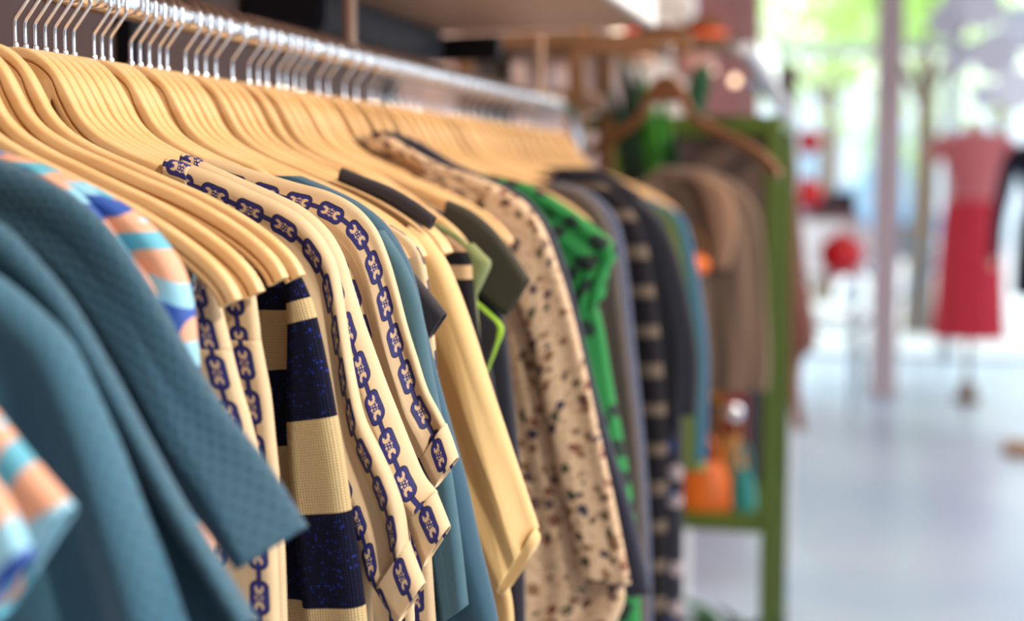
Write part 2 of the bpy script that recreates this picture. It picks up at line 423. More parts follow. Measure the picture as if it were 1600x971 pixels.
# ------------------------------------------------------------ garments
def folds(amp, seed, wl=.045):
    r = random.Random(seed); W = [(r.uniform(.6, 1.6)*wl, r.uniform(0, 6.3), r.uniform(.4, 1), r.uniform(-6, 6)) for _ in range(4)]
    def f(x, v, L):
        rp = min(1, max(0, (v*L-.03)/.25))
        q = 0
        for l, ph, a, k in W:
            w_ = math.sin(2*PI*x/l+ph+k*v*.6); q += a*(.45*w_+.55*math.asin(w_)*2/PI*1.15)
        return amp*rp*q/1.6
    return f
def strip(name, outer, inner, Y, th, mat, parent=None, amp=.003, seed=1, nv=90, nx=84, wl=.045, dY=0, u0=0, label=None, v0=0, hemth=1.0, inner_dY=0):
    """closed sleeve/body tube of cloth between an outer and an inner edge"""
    yo = lambda t: Y+dY*t
    def world(pl):
        L = [0]
        for a, b in zip(pl, pl[1:]): L.append(L[-1]+math.hypot(b[0]-a[0], b[1]-a[1]))
        return [at(p[0], p[1], Y+dY*l/L[-1]) for p, l in zip(pl, L)]
    O = cat(world(outer), nv)
    if inner == 'mirror':
        I = [Vector((max(2*XR-p.x, -.805), p.y, p.z)) for p in O]
    elif isinstance(inner, (int, float)):
        I = [Vector((p.x-inner, p.y, p.z)) for p in O]
    else: I = cat(world(inner), nv)
    fo = folds(amp, seed, wl)
    arc = [0]
    for a, b in zip(O, O[1:]): arc.append(arc[-1]+(b-a).length)
    Lt = arc[-1]
    vs = []; uvs = []; ts = []
    K = 5
    base = [('e', PI/2*k/K) for k in range(K+1)]+[('m', k/(nx)) for k in range(1, nx)]+[('i', PI/2*(K-k)/K) for k in range(K+1)]
    ring = [(c, q, -1) for c, q in base]+[(c, q, 1) for c, q in base[-2:0:-1]]
    n = len(ring)
    for j in range(nv):
        o, i = O[j], I[j]; d = i-o; wd = max(d.length, 1e-4); t = j/(nv-1)
        thj = min(th*(1+(hemth-1)*t), wd*.45); e = thj/wd
        for c, q, sg in ring:
            if c == 'e': s = e*(1-math.cos(q)); y = math.sin(q)
            elif c == 'm': s = e+(1-2*e)*q; y = 1
            else: s = 1-e*(1-math.cos(q)); y = math.sin(q)
            p = o+d*s
            p = Vector((p.x, p.y+sg*y*thj+fo(s*wd, t, Lt)+inner_dY*s, p.z)); vs.append(p)
            uvs.append((s*wd+u0, arc[j]+v0)); ts.append((s, t))
    fs = []
    for j in range(nv-1):
        for k in range(n): fs.append((j*n+k, j*n+(k+1) % n, (j+1)*n+(k+1) % n, (j+1)*n+k))
    me = mesh(name, vs, fs)
    for ln, data in (('UV', uvs), ('T', ts)):
        l = me.uv_layers.new(name=ln)
        for lp in me.loops: l.data[lp.index].uv = data[lp.vertex_index]
    o = link(name, me, mat, parent)
    if parent:
        me.transform(Matrix.Translation(-parent.location))
    sm = o.modifiers.new('cloth', 'SOLIDIFY'); sm.thickness = .0009; sm.offset = -1
    if label: o['label'] = label
    return o
def garment(name, label, cat_, Y, group=None):
    return thing(name, label, cat_, (XR, Y, 1.30), 0, group)

# --- nearest: patchwork striped shirt, only a sleeve corner
PATCH = patch_mat('woven_bands')
g = garment('striped_shirt', 'nearest peach and blue striped shirt, sleeve poking in at lower left corner', 'shirt', .50)
strip('sleeve', [(-330, 330), (-220, 400), (-110, 520), (0, 658), (40, 708), (112, 792)], [(-330, 480), (-250, 640), (-150, 780), (-60, 900), (-20, 950), (0, 968)], .50, .007, PATCH, g, .002, 3)
strip('body', [(-420, 250), (-300, 330), (-160, 500), (-90, 700), (-40, 950), (-30, 1100)], 'mirror', .51, .006, PATCH, g, .002, 4)
g2 = garment('striped_shirt', 'blurred peach and blue striped sleeve tip at the very left edge below the other one', 'shirt', .472)
strip('sleeve', [(-430, 330), (-300, 430), (-180, 560), (-60, 700), (0, 772), (46, 872)], [(-430, 520), (-330, 700), (-200, 850), (-90, 960), (-50, 990), (0, 925)], .472, .006, PATCH, g2, .002, 5)
strip('body', [(-520, 250), (-380, 330), (-260, 500), (-190, 700), (-140, 950), (-130, 1100)], 'mirror', .480, .005, PATCH, g2, .002, 4)
# --- three teal shirts
TE = [teal_mat('teal_knit', S(36, 76, 96)), teal_mat('teal_knit_mid', S(42, 84, 104)), teal_mat('teal_knit_light', S(54, 100, 122))]  # farthest shirt's teal darkened, shade between the shirts put into its colour
g = garment('teal_shirt', 'textured teal shirt closest of the three, light fold running to bottom edge', 'shirt', .566, 'teal shirts at the left')
strip('sleeve', [(-140, 330), (-60, 395), (10, 440), (70, 490), (112, 535), (150, 610), (190, 700), (228, 800), (262, 890), (300, 1010)], [(-300, 500), (-230, 620), (-180, 760), (-140, 900), (-100, 1040)], .566, .011, TE[2], g, .006, 11, wl=.06)
strip('body', [(-300, 300), (-200, 360), (-100, 440), (-20, 600), (20, 800), (40, 1050)], 'mirror', .570, .007, TE[2], g, .003, 12)
g = garment('teal_shirt', 'textured teal shirt in the middle of the three, long pointed sleeve hem', 'shirt', .592, 'teal shirts at the left')
strip('sleeve', [(-150, 270), (-60, 320), (0, 348), (50, 395), (110, 465), (170, 560), (230, 665), (290, 770), (350, 865), (410, 958)], [(-200, 420), (-120, 520), (-20, 620), (60, 720), (130, 820), (200, 920), (270, 1010), (330, 1040)], .588, .010, TE[1], g, .011, 21, wl=.05)
strip('body', [(-250, 230), (-150, 290), (-40, 360), (60, 500), (110, 700), (150, 1050)], 'mirror', .594, .008, TE[1], g, .003, 22)
g = garment('teal_shirt', 'textured teal shirt farthest of the three, wide short sleeve ending in a folded hem', 'shirt', .637, 'teal shirts at the left')
strip('sleeve', [(-140, 200), (-60, 222), (0, 248), (55, 272), (110, 302), (160, 345), (200, 398), (240, 462), (290, 555), (340, 640), (400, 722), (466, 832)], [(-170, 350), (-90, 400), (0, 470), (60, 540), (120, 620), (190, 700), (260, 770), (320, 830), (380, 886)], .637, .011, TE[0], g, .013, 35, wl=.05)
strip('body', [(-160, 190), (-60, 240), (40, 300), (120, 420), (180, 600), (230, 800), (260, 1050)], 'mirror', .645, .008, TE[0], g, .003, 32)
# --- patchwork shirt behind teal
g = garment('striped_shirt', 'peach, sky and royal blue banded shirt between teal shirts and bare hangers', 'shirt', .683)
strip('body', [(-90, 215), (-40, 225), (0, 236), (60, 255), (120, 280), (175, 308), (222, 340), (262, 382), (288, 425), (302, 480), (308, 540), (316, 620), (330, 760), (345, 1050)], 'mirror', .683, .009, PATCH, g, .002, 41)
strip('sleeve', [(60, 262), (120, 300), (165, 345), (205, 400), (240, 450), (262, 520), (278, 600)], 0.05, .668, .004, PATCH, g, .001, 42, u0=.03)

# --- skirts on clip hangers
CH = chain_mat('chain_print'); CH2 = chain_mat('chain_print_shifted', .018)
POP = plain('cream_poplin', CREAM, .65, 0, .05, 30)
KX0 = dict(amp=.0018, wl=.05)
g = garment('printed_trousers', 'cream chain-print trousers clipped by the waistband under the nearest bare hanger', 'trousers', .742)
strip('waistband', [(338, 450), (346, 480), (354, 515), (362, 547)], 'mirror', .742, .0055, chain_mat('chain_print_belt', .002), g, .0006, 51, nv=20, v0=.012)
strip('body', [(361, 546), (372, 590), (388, 645), (402, 700), (420, 765), (430, 830), (436, 1000)], 'mirror', .742, .0065, chain_mat('chain_print_leg', .0035), g, .002, 52)
g = garment('printed_trousers', 'cream chain-print trousers clipped just behind the others, beside the striped knit', 'trousers', .768)
strip('waistband', [(398, 455), (401, 480), (405, 510), (407, 533)], 'mirror', .768, .0045, chain_mat('chain_print_belt2', .001), g, .0006, 53, nv=20, v0=.009)
strip('body', [(407, 532), (414, 570), (423, 620), (430, 690), (437, 760), (443, 840), (448, 1000)], 'mirror', .768, .0055, chain_mat('chain_print_leg2', .002), g, .0015, 54)

# --- striped knit
KN, KC = S(14, 17, 42), S(204, 180, 134)
knit_s = band_mat('knit_bands_sleeve', [(0, KN), (.085, KC), (.14, KN), (.40, KC), (.65, KN), (.905, KC)], True, glitter=S(30, 50, 140))
knit_b = band_mat('knit_bands_body', [(0, KN), (.20, KC), (.345, KN), (.52, KC), (.67, KN), (.90, KC)], True, wav=.07, glitter=S(30, 50, 140))
g = garment('striped_jumper', 'navy and cream broad-striped knit jumper hanging between trousers and chain-print blouses', 'jumper', .815)
strip('sleeve', [(462, 418), (476, 445), (488, 475), (500, 520), (515, 590), (526, 650), (538, 720), (548, 790), (560, 870), (570, 945), (575, 1000)],
      [(440, 425), (445, 450), (449, 480), (450, 520), (449, 590), (449, 650), (452, 720), (458, 790), (466, 870), (474, 945), (478, 1000)], .812, .008, knit_s, g, .0008, 61, wl=.03)
strip('body', [(400, 395), (440, 412), (462, 430), (476, 480), (484, 560), (488, 680), (492, 800), (500, 1000)], 'mirror', .826, .0045, knit_b, g, .0012, 62)

# --- chain print blouses a, b, c
def blouse(label, Y, neck, outer, inner, cuff_o, cuff_i, body, u0, seed, th=.0075):
    g = garment('printed_blouse', label, 'blouse', Y, 'chain-print blouses')
    mt = chain_mat('chain_blouse', u0)
    strip('sleeve', outer, inner, Y, th, mt, g, .0055, seed, wl=.036, nv=110)
    strip('cuff', cuff_o, cuff_i, Y-.001, th+.0012, mt, g, .0006, seed+1, nv=22, v0=.4)
    strip('body', body, 'mirror', Y+.004, .0045, mt, g, .0018, seed+2)
    strip('collar', neck[0], neck[1], Y-.0015, th+.001, mt, g, .0004, seed+3, nv=16, u0=.008)
    return g
blouse('nearest cream blouse with navy chain print, lowest sleeve hem of the three', .841,
       ([(262, 247), (282, 252), (300, 259)], [(262, 290), (282, 298), (300, 305)]),
       [(266, 249), (300, 258), (345, 275), (395, 298), (440, 318), (475, 340), (505, 372), (525, 410), (536, 460), (545, 520), (556, 585), (572, 650), (598, 705), (619, 752), (634, 800), (640, 850)],
       [(262, 300), (290, 330), (330, 350), (370, 370), (400, 395), (430, 420), (455, 450), (475, 500), (492, 560), (508, 620), (520, 680), (530, 740), (545, 800), (560, 860), (575, 905), (590, 925)],
       [(639, 846), (651, 880), (664, 912)], [(588, 922), (604, 950), (622, 976)],
       [(300, 262), (380, 295), (450, 330), (500, 390), (520, 480), (540, 600), (560, 720), (575, 850), (585, 1010)], .001, 71)
blouse('middle cream blouse with navy chain print, sleeve hem overlapping petrol shirt', .862,
       ([(285, 240), (300, 245), (315, 250)], [(285, 262), (300, 268), (315, 275)]),
       [(290, 243), (330, 258), (380, 280), (430, 302), (475, 326), (512, 360), (535, 400), (550, 448), (566, 500), (584, 550), (602, 600), (622, 650), (642, 700), (662, 745), (682, 770)],
       [(290, 280), (330, 310), (380, 340), (430, 380), (470, 430), (500, 500), (520, 560), (540, 620), (560, 680), (585, 740), (610, 790), (638, 820)],
       [(681, 768), (692, 795), (703, 823)], [(637, 818), (650, 852), (662, 886)],
       [(320, 260), (400, 300), (480, 350), (530, 440), (570, 560), (610, 700), (640, 820), (650, 1010)], .0015, 81)
blouse('farthest cream blouse with navy chain print, sleeve hem ending highest', .938,
       ([(292, 238), (306, 242), (320, 247)], [(297, 262), (310, 268), (324, 275)]),
       [(298, 240), (350, 252), (410, 270), (465, 286), (515, 300), (555, 322), (585, 355), (605, 400), (620, 450), (636, 510), (652, 560), (668, 608), (685, 640), (698, 665)],
       [(298, 280), (350, 300), (410, 320), (460, 345), (500, 390), (525, 440), (545, 500), (566, 560), (590, 620), (618, 670), (645, 708), (660, 722)],
       [(697, 662), (707, 688), (716, 715)], [(658, 719), (668, 740), (680, 763)],
       [(340, 255), (440, 285), (520, 320), (570, 400), (600, 520), (635, 650), (665, 780), (684, 1010)], .0005, 91)

# --- teal denim-like shirt
DEN = cloth('petrol_cloth', S(44, 84, 106), .8); LEAD = cloth('cream_cloth', S(220, 184, 124), .6, var=.05)
g = garment('petrol_shirt', 'petrol blue shirt behind the chain-print blouses, long sleeve seam', 'shirt', .972)
strip('body', [(470, 275), (520, 296), (566, 320), (602, 350), (632, 395), (650, 445), (664, 510), (684, 590), (706, 670), (728, 750), (750, 850), (772, 940), (785, 1010)], 'mirror', .972, .009, DEN, g, .003, 101)
strip('sleeve', [(600, 360), (632, 410), (655, 470), (672, 560), (690, 650), (706, 740), (720, 840), (732, 945)], [(560, 360), (580, 420), (600, 480), (620, 560), (640, 650), (655, 740), (670, 850), (690, 975)], .957, .006, cloth('petrol_light', S(62, 100, 116), .8), g, .002, 102)
# --- black top under it
BLK = cloth('charcoal_cloth', S(38, 34, 42), .8)
g = garment('black_blouse', 'small black top with pointed sleeve between petrol shirt and plain cream blouse', 'blouse', .994)
strip('sleeve', [(622, 400), (645, 425), (670, 455), (698, 490)], [(610, 440), (625, 480), (645, 505), (671, 530)], .990, .006, BLK, g, .001, 111, nv=40)
strip('body', [(560, 350), (610, 385), (630, 430), (640, 500), (655, 620), (665, 720)], 'mirror', .994, .004, BLK, g, .001, 112)
g = garment('printed_blouse', 'sliver of cream chain-print blouse between black top and plain cream blouse', 'blouse', 1.005)
strip('body', [(600, 345), (640, 372), (660, 400), (672, 460), (680, 540), (686, 620), (700, 760), (712, 900), (716, 1010)], 'mirror', 1.009, .0045, CH2, g, .001, 113)
# --- plain cream blouse
g = garment('cream_blouse', 'plain creamy yellow blouse with wide sleeve ending in a blunt corner', 'blouse', 1.062)
strip('sleeve', [(640, 352), (670, 374), (694, 402), (714, 445), (738, 510), (760, 580), (785, 660), (812, 745), (838, 828)], [(620, 400), (640, 440), (655, 500), (670, 580), (690, 660), (715, 750), (740, 830), (757, 880), (778, 928)], 1.062, .010, LEAD, g, .008, 121, wl=.045, hemth=1.3)
strip('cuff', [(837, 825), (844, 842), (836, 862)], [(776, 924), (784, 930), (790, 928)], 1.062, .011, LEAD, g, .0005, 122, nv=14)
strip('body', [(560, 320), (640, 365), (680, 420), (705, 520), (735, 650), (765, 800), (800, 930), (806, 1010)], 'mirror', 1.072, .005, LEAD, g, .003, 123)
# --- black collar lying on the hangers
g = garment('black_shirt', 'black shirt whose collar edge lies along the hangers above the cream blouse', 'shirt', 1.084)
strip('collar', [(535, 262), (570, 276), (610, 292), (650, 315), (681, 338)], [(530, 285), (570, 302), (610, 322), (642, 342), (672, 360)], 1.0635, .005, BLK, g, .0004, 131, nv=40)
strip('body', [(560, 280), (620, 318), (665, 362), (685, 420), (705, 520), (735, 650), (765, 830), (790, 1010)], 'mirror', 1.086, .004, BLK, g, .001, 132)
# --- black and cream banded
g = garment('banded_shirt', 'narrow black top with cream bands between cream blouse and olive shirt', 'shirt', 1.128)
bm_ = band_mat('black_cream_bands', [(0, S(150, 120, 92)), (.055, S(30, 28, 34)), (.09, S(206, 172, 130)), (.125, S(30, 28, 34))])
strip('body', [(700, 368), (733, 398), (739, 440), (746, 500), (756, 570), (775, 680), (800, 820), (815, 1010)], 'mirror', 1.138, .007, bm_, g, .001, 141)
# --- sage cuff
g = garment('sage_blouse', 'pale sage green blouse with small turned cuff beside the black banded top', 'blouse', 1.172)
SAGE = cloth('sage_cloth', S(124, 134, 84), .8)
strip('sleeve', [(740, 380), (755, 396), (767, 410), (758, 436), (745, 462)], [(715, 385), (722, 400), (728, 420), (732, 440), (736, 470)], 1.146, .008, SAGE, g, .001, 151, nv=36)
strip('body', [(690, 350), (730, 380), (742, 430), (748, 500), (756, 600)], 'mirror', 1.152, .004, SAGE, g, .001, 152)
# --- lime trimmed black
g = garment('lime_trimmed_shirt', 'black top with bright lime green trim forming a pointed corner', 'shirt', 1.17)
LIME = cloth('lime_cloth', S(138, 182, 20), .7)
strip('sleeve', [(735, 460), (760, 484), (786, 512), (776, 545), (760, 585)], [(715, 470), (725, 500), (735, 530), (742, 560), (746, 590)], 1.172, .005, BLK, g, .001, 161, nv=40)
strip('trim', [(738, 464), (762, 484), (787, 512), (777, 546), (761, 586)], [(738, 480), (758, 500), (772, 518), (764, 545), (751, 578)], 1.1715, .007, LIME, g, .0003, 162, nv=40)
strip('body', [(680, 360), (720, 400), (745, 470), (765, 560), (785, 700), (800, 850), (810, 1010)], 'mirror', 1.178, .004, BLK, g, .001, 163)
# --- dark olive
OLI = cloth('dark_olive_cloth', S(52, 50, 36), .85)
g = garment('olive_shirt', 'dark olive shirt with pointed short sleeve in front of the floral blouse', 'shirt', 1.27)
strip('sleeve', [(700, 312), (735, 328), (770, 356), (800, 394), (828, 436)], [(690, 400), (710, 420), (735, 450), (765, 475), (792, 496)], 1.185, .007, OLI, g, .001, 171, nv=50)
strip('body', [(690, 330), (740, 360), (770, 420), (788, 500), (802, 620), (815, 760), (822, 1010)], 'mirror', 1.205, .006, cloth('midnight_cloth', S(28, 30, 44), .85), g, .002, 172)
# --- floral
FLO = spot_mat('floral_print', S(216, 186, 152), [S(90, 60, 48), S(60, 66, 44), S(120, 66, 50), S(214, 182, 148), S(44, 40, 66), S(128, 92, 60)], 72, .40, S(176, 136, 104))
g = garment('floral_blouse', 'cream blouse with small dark floral print, long sleeve, centre of rail', 'blouse', 1.36)
strip('body', [(578, 222), (604, 212), (640, 232), (690, 258), (745, 276), (795, 300), (828, 332), (850, 375), (868, 430), (888, 500), (908, 590), (930, 690), (955, 800), (972, 900), (976, 940), (950, 1000)], 'mirror', 1.352, .009, FLO, g, .006, 181, wl=.05)
strip('sleeve', [(770, 290), (815, 312), (846, 350), (870, 410), (892, 480), (914, 570), (936, 670), (960, 780), (986, 912)], [(730, 350), (770, 400), (800, 460), (830, 540), (850, 640), (870, 740), (890, 830), (905, 905)], 1.338, .008, FLO, g, .004, 182, wl=.05)
strip('collar', [(572, 222), (598, 210), (632, 226), (664, 246)], [(585, 240), (610, 240), (640, 256), (672, 268)], 1.339, .008, FLO, g, .0003, 183, nv=24)
# --- navy
NVY = cloth('navy_cloth', S(28, 32, 54), .8)
g = garment('navy_blouse', 'plain dark navy garment between floral blouse and green spotted blouse', 'blouse', 1.415)
strip('body', [(618, 206), (660, 224), (710, 254), (770, 280), (820, 305), (855, 345), (880, 400), (902, 480), (925, 580), (955, 690), (988, 800), (1018, 928)], 'mirror', 1.415, .009, NVY, g, .002, 191)
# --- green
GRN = spot_mat('green_spotted', S(22, 128, 58), [S(12, 34, 28), S(12, 34, 28), S(14, 40, 34)], 44, .40)
g = garment('green_blouse', 'bright green blouse with dark round spots and ruffled sleeve', 'blouse', 1.48)
strip('sleeve', [(740, 270), (780, 276), (830, 290), (880, 318), (925, 350), (964, 388), (952, 425), (944, 465)], [(740, 290), (790, 320), (830, 350), (860, 390), (880, 430), (892, 460), (898, 480), (902, 500)], 1.475, .009, GRN, g, .005, 201, wl=.03)
strip('body', [(720, 275), (800, 300), (870, 350), (915, 420), (940, 500), (955, 590), (975, 700), (992, 820), (1002, 1010)], 'mirror', 1.49, .009, GRN, g, .004, 202, wl=.03)
# --- grey, dark stripes, dark floral, teal striped
g = garment('taupe_dress', 'grey-taupe garment hanging directly behind the green spotted blouse', 'dress', 1.71)
strip('body', [(860, 285), (910, 300), (945, 335), (964, 390), (972, 460), (984, 560), (998, 680), (1008, 820), (1012, 1010)], 'mirror', 1.71, .010, cloth('taupe_cloth', S(86, 76, 70), .85), g, .003, 211)
g = garment('blue_grey_dress', 'thin slate blue garment edge beside the black banded knit', 'dress', 1.76)
strip('body', [(880, 285), (930, 305), (965, 345), (980, 420), (990, 520), (1004, 660), (1014, 800), (1020, 1010)], 'mirror', 1.76, .009, cloth('slate_cloth', S(74, 82, 108), .85), g, .003, 212)
g = garment('banded_cardigan', 'black cardigan with row of beige horizontal bands in far part of the rail', 'cardigan', 1.85)
bc = [];  q = 0
for k in range(13): bc += [(k/13, S(28, 26, 32)), (k/13+.052, S(100, 88, 78))]
strip('body', [(900, 272), (950, 292), (985, 325), (1008, 375), (1022, 450), (1034, 560), (1042, 680), (1042, 800), (1040, 1010)], 'mirror', 1.85, .012, band_mat('beige_bands', bc), g, .003, 213)
g = garment('dark_floral_dress', 'dark navy dress with pale floral specks near the far end of the rail', 'dress', 2.02)
strip('body', [(930, 262), (975, 285), (1012, 312), (1036, 350), (1050, 420), (1058, 520), (1066, 640), (1068, 800), (1066, 1010)], 'mirror', 2.02, .012, spot_mat('dark_floral', S(26, 26, 42), [S(26, 26, 42), S(26, 26, 42), S(150, 136, 140), S(110, 70, 76), S(30, 60, 120)], 34, .38), g, .004, 214)
strip('sleeve', [(1000, 310), (1035, 345), (1060, 400), (1080, 480), (1092, 560), (1090, 650)], .06, 1.99, .012, cloth('ink_cloth', S(24, 26, 40), .85), g, .004, 215)
g = garment('teal_striped_dress', 'teal dress with olive and blue vertical stripes, last on the rail', 'dress', 2.24)
VB = vband_mat('teal_olive_stripes', [(0, S(50, 96, 130)), (.007, S(36, 76, 100)), (.016, S(34, 104, 108)), (.034, S(118, 128, 40)), (.052, S(90, 104, 34)), (.062, S(26, 100, 100))], 1.0)
strip('body', [(985, 300), (1030, 316), (1068, 340), (1084, 390), (1096, 460), (1106, 540), (1106, 640), (1104, 720)], 'mirror', 2.24, .016, VB, g, .004, 216)
strip('hem_band', [(1102, 640), (1104, 735)], 'mirror', 2.2405, .018, cloth('olive_hem', S(110, 122, 60), .85), g, .002, 217, nv=12)

# --- hangers along the rail
for Y, l, cl in ((.731, 'bare pale wooden hanger with nearest visible tip, above cream trousers', True),
                 (.757, 'bare pale wooden hanger with second-nearest visible tip', True),
                 (.781, 'bare pale wooden hanger with its tip over the dark top of the knit', True),
                 (.806, 'bare pale wooden hanger touching the nearest chain-print blouse', True)):
    h_ = hanger(Y, l, clips=cl); h_.rotation_euler[1] = {.731: .042, .757: .030}.get(Y, 0)
for Y, l in ((.472, 'wooden hanger hidden inside the small striped shirt at left edge'), (.496, 'wooden hanger inside the nearest striped shirt'),
             (.564, 'wooden hanger inside the closest teal shirt'), (.592, 'wooden hanger inside the middle teal shirt'), (.637, 'wooden hanger inside the farthest teal shirt'),
             (.681, 'wooden hanger inside the banded shirt'), (.841, 'wooden hanger carrying the nearest chain-print blouse, hump bare'),
             (.864, 'wooden hanger carrying the middle chain-print blouse, hump bare'), (.938, 'wooden hanger carrying the farthest chain-print blouse')):
    h_ = hanger(Y, l, small=True)
    if Y == .564: h_.scale = (.84, 1, 1)
ORD = ['leftmost', 'second from left', 'third from left', 'fourth from left', 'fifth from left', 'sixth from left']
def pack(Ys, label, group, small=False, ordn=True):
    for k, Y in enumerate(Ys):
        o = 'rightmost' if k == len(Ys)-1 else ORD[min(k, 5)]
        hanger(Y, (label+', '+o+' of the '+str(len(Ys))) if ordn else label, group, tilt=rnd.uniform(-.018, .018), small=small)
pack([.8525, .876, .888, .900, .9115], 'wooden hanger slipping under the chain-print blouses', 'hangers under the chain-print blouses', True)
pack([.949, .961, .9905], 'wooden hanger over the petrol shirt', 'hangers over the petrol shirt', True)
pack([1.004, 1.018, 1.034, 1.0465], 'hanger in the tight bundle over the plain cream blouse', 'bundle of hangers over the cream blouse')
pack([1.077, 1.0955, 1.113, 1.164], 'wooden hanger in the bundle above the banded shirt', 'bundle of hangers over the banded shirt')
pack([1.132, 1.197, 1.217, 1.236], 'softly blurred wooden hanger covered by the olive shirt', 'hangers covered by the olive shirt', True)
pack([1.262, 1.279, 1.300], 'softly blurred wooden hanger lying across the floral blouse', 'hangers across the floral blouse')
pack([1.320, 1.358, 1.385, 1.430, 1.465], 'blurred wooden hanger between the floral and the green blouses', 'hangers around the navy garment', True)
pack([1.51, 1.54, 1.572, 1.60, 1.63, 1.66, 1.69], 'blurred honey-coloured hanger just behind the green blouse', 'hangers behind the green blouse')
pack([1.735, 1.775, 1.80, 1.83, 1.865, 1.90, 1.94, 1.98, 2.03, 2.08, 2.13, 2.19, 2.24, 2.30, 2.36, 2.41], 'strongly blurred hanger in the last third of the rail', 'hangers at the far end', ordn=False)

# chain blouse arms between a and c are kept covered by a plain body of blouse b (see above)

# ------------------------------------------------------------ background along the left wall
def AW(x, y, Y): return at(x, y, Y)
# brown shelving against the wall beyond the rail
sh = thing('shelving_unit', 'brown wooden shelving against the wall beyond the end of the rail', 'shelving', (-.6, 3.0, 0))
def part(name, a, b_, mat, root, bev=.004): return rel(MB().box(a, b_, bev), root).build(name, mat, root, False)
for yy in (2.66, 2.94):
    for x in (-.82, -.60): part('post', (x, yy, 0), (x+.03, yy+.03, 1.62), BROWNW, sh)
for z in (.4, .8, 1.12, 1.50, 1.61): part('shelf_board', (-.82, 2.655, z), (-.565, 2.975, z+.028), BROWNW, sh)
part('back_panel', (-.82, 2.69, 0), (-.812, 2.94, 1.60), GREYWALL, sh)
p1 = AW(880, 86, 3.3); p2 = AW(1012, 86, 3.3)
hs = thing('display_shelf', 'honey wooden shelf holding a glowing lamp under the white-edged shelf', 'shelf', ((p1.x+p2.x)/2, 3.3, p1.z))
hw = (p2.x-p1.x)/2
MB().box((-hw-.2, -.12, -.02), (hw, .12, .0), .003).build('board', ORANGEW, hs, False)
MB().tube([(-hw+.05, 0, 0), (-hw+.05, 0, .09)], .012, 10).build('post', ORANGEW, hs)
LAMPG = plain('lamp_glow', (1, .86, .66), .4, 0, .02, emit=2.2)
p = AW(965, 78, 3.3)
t = thing('table_lamp', 'small glowing warm lamp on the honey wooden shelf', 'lamp', (p.x, 3.3, p1.z))
MB().loft([(0, 0, 0, .028, .028), (0, 0, .006, .03, .03), (0, 0, .012, .01, .01)]).build('base', BROWNW, t)
MB().loft([(0, 0, .012, .024, .024), (0, 0, .03, .034, .034), (0, 0, .045, .026, .026), (0, 0, .052, .01, .01)]).build('lamp_shade', LAMPG, t)
RED = plain('bright_red', S(214, 26, 34), .4, 0, .08); 
p = AW(986, 58, 3.42)
t = thing('red_pot', 'small red round pot beside the glowing lamp on the shelf', 'pot', (p.x, 3.4, p1.z))
MB().loft([(0, 0, 0, .02, .02), (0, 0, .01, .03, .03), (0, 0, .035, .034, .034), (0, 0, .055, .02, .02), (0, 0, .06, .024, .024)]).build('pot_body', RED, t)
MB().loft([(0, 0, .06, .022, .022), (0, 0, .068, .012, .012), (0, 0, .075, .005, .005)]).build('lid', RED, t)
p = AW(925, 58, 3.35)
t = thing('dark_jar', 'dark brown jar on the honey shelf left of the lamp', 'jar', (p.x, 3.33, p1.z))
MB().loft([(0, 0, 0, .025, .025), (0, 0, .01, .03, .03), (0, 0, .04, .028, .028), (0, 0, .055, .015, .015), (0, 0, .06, .018, .018)]).build('jar_body', plain('dark_brown_glaze', S(60, 40, 26), .3), t)

# high shelf with straw bowls
z0 = AW(1080, 68, 4.0).z
hs2 = thing('high_shelf', 'dark brown high shelf holding straw bowls, past the white-edged shelf', 'shelf', (-.45, 4.0, z0))
xa = AW(1008, 60, 4.0).x; xb = AW(1150, 60, 4.0).x
MB().box((-.82+.45, -.18, -.025), (xb+.45, .2, 0), .004).build('board', BROWNW, hs2, False)
MB().box((-.82+.45, -.02, -.14), (-.80+.45, .02, -.025), .003).build('bracket', BROWNW, hs2, False)
STRAW = plain('straw', S(100, 60, 26), .8, 0, .25, 60, .002, 200); ORR = plain('orange_red', S(236, 72, 12), .45, 0, .1); PINKB = plain('old_pink', S(196, 150, 142), .7, 0, .06)
p = AW(1045, 60, 4.0)
t = thing('straw_basket', 'brown straw basket on the high shelf, left of the orange one', 'basket', (p.x-.03, 4.08, z0)); t.scale = (.68,)*3
MB().loft([(0, 0, 0, .07, .07), (0, 0, .03, .10, .10), (0, 0, .08, .11, .11), (0, 0, .085, .105, .105), (0, 0, .03, .085, .085), (0, 0, .008, .05, .05)]).build('basket_bowl', STRAW, t)
MB().tube([(.10*math.cos(a), 0, .08+.09*math.sin(a)) for a in [PI*k/12 for k in range(13)]], .006, 8).build('handle', STRAW, t)
p = AW(1105, 60, 3.95)
t = thing('straw_hat', 'wide straw hat with orange-red crown band on the high shelf', 'hat', (p.x, 3.92, z0)); t.scale = (.72,)*3
MB().loft([(0, 0, 0, .13, .12), (0, 0, .008, .135, .125), (0, 0, .014, .08, .075), (0, 0, .06, .07, .066), (0, 0, .085, .05, .05), (0, 0, .09, .02, .02)]).build('straw_crown', STRAW, t)
MB().loft([(0, 0, .013, .083, .078), (0, 0, .030, .080, .075), (0, 0, .030, .07, .066), (0, 0, .013, .075, .07)], cap=False).build('hat_band', ORR, t)
# pink lantern under it
p = AW(1085, 100, 3.9)
t = thing('paper_lantern', 'dull pink paper lantern hanging under the high shelf', 'lantern', (p.x, 3.9, p.z))
MB().ball((0, 0, 0), .058, 3, (1, 1, .85)).build('shade', PINKB, t)
MB().tube([(0, 0, .045), (0, 0, z0-p.z-.025)], .0015, 6).build('cord', BLACKM, t)
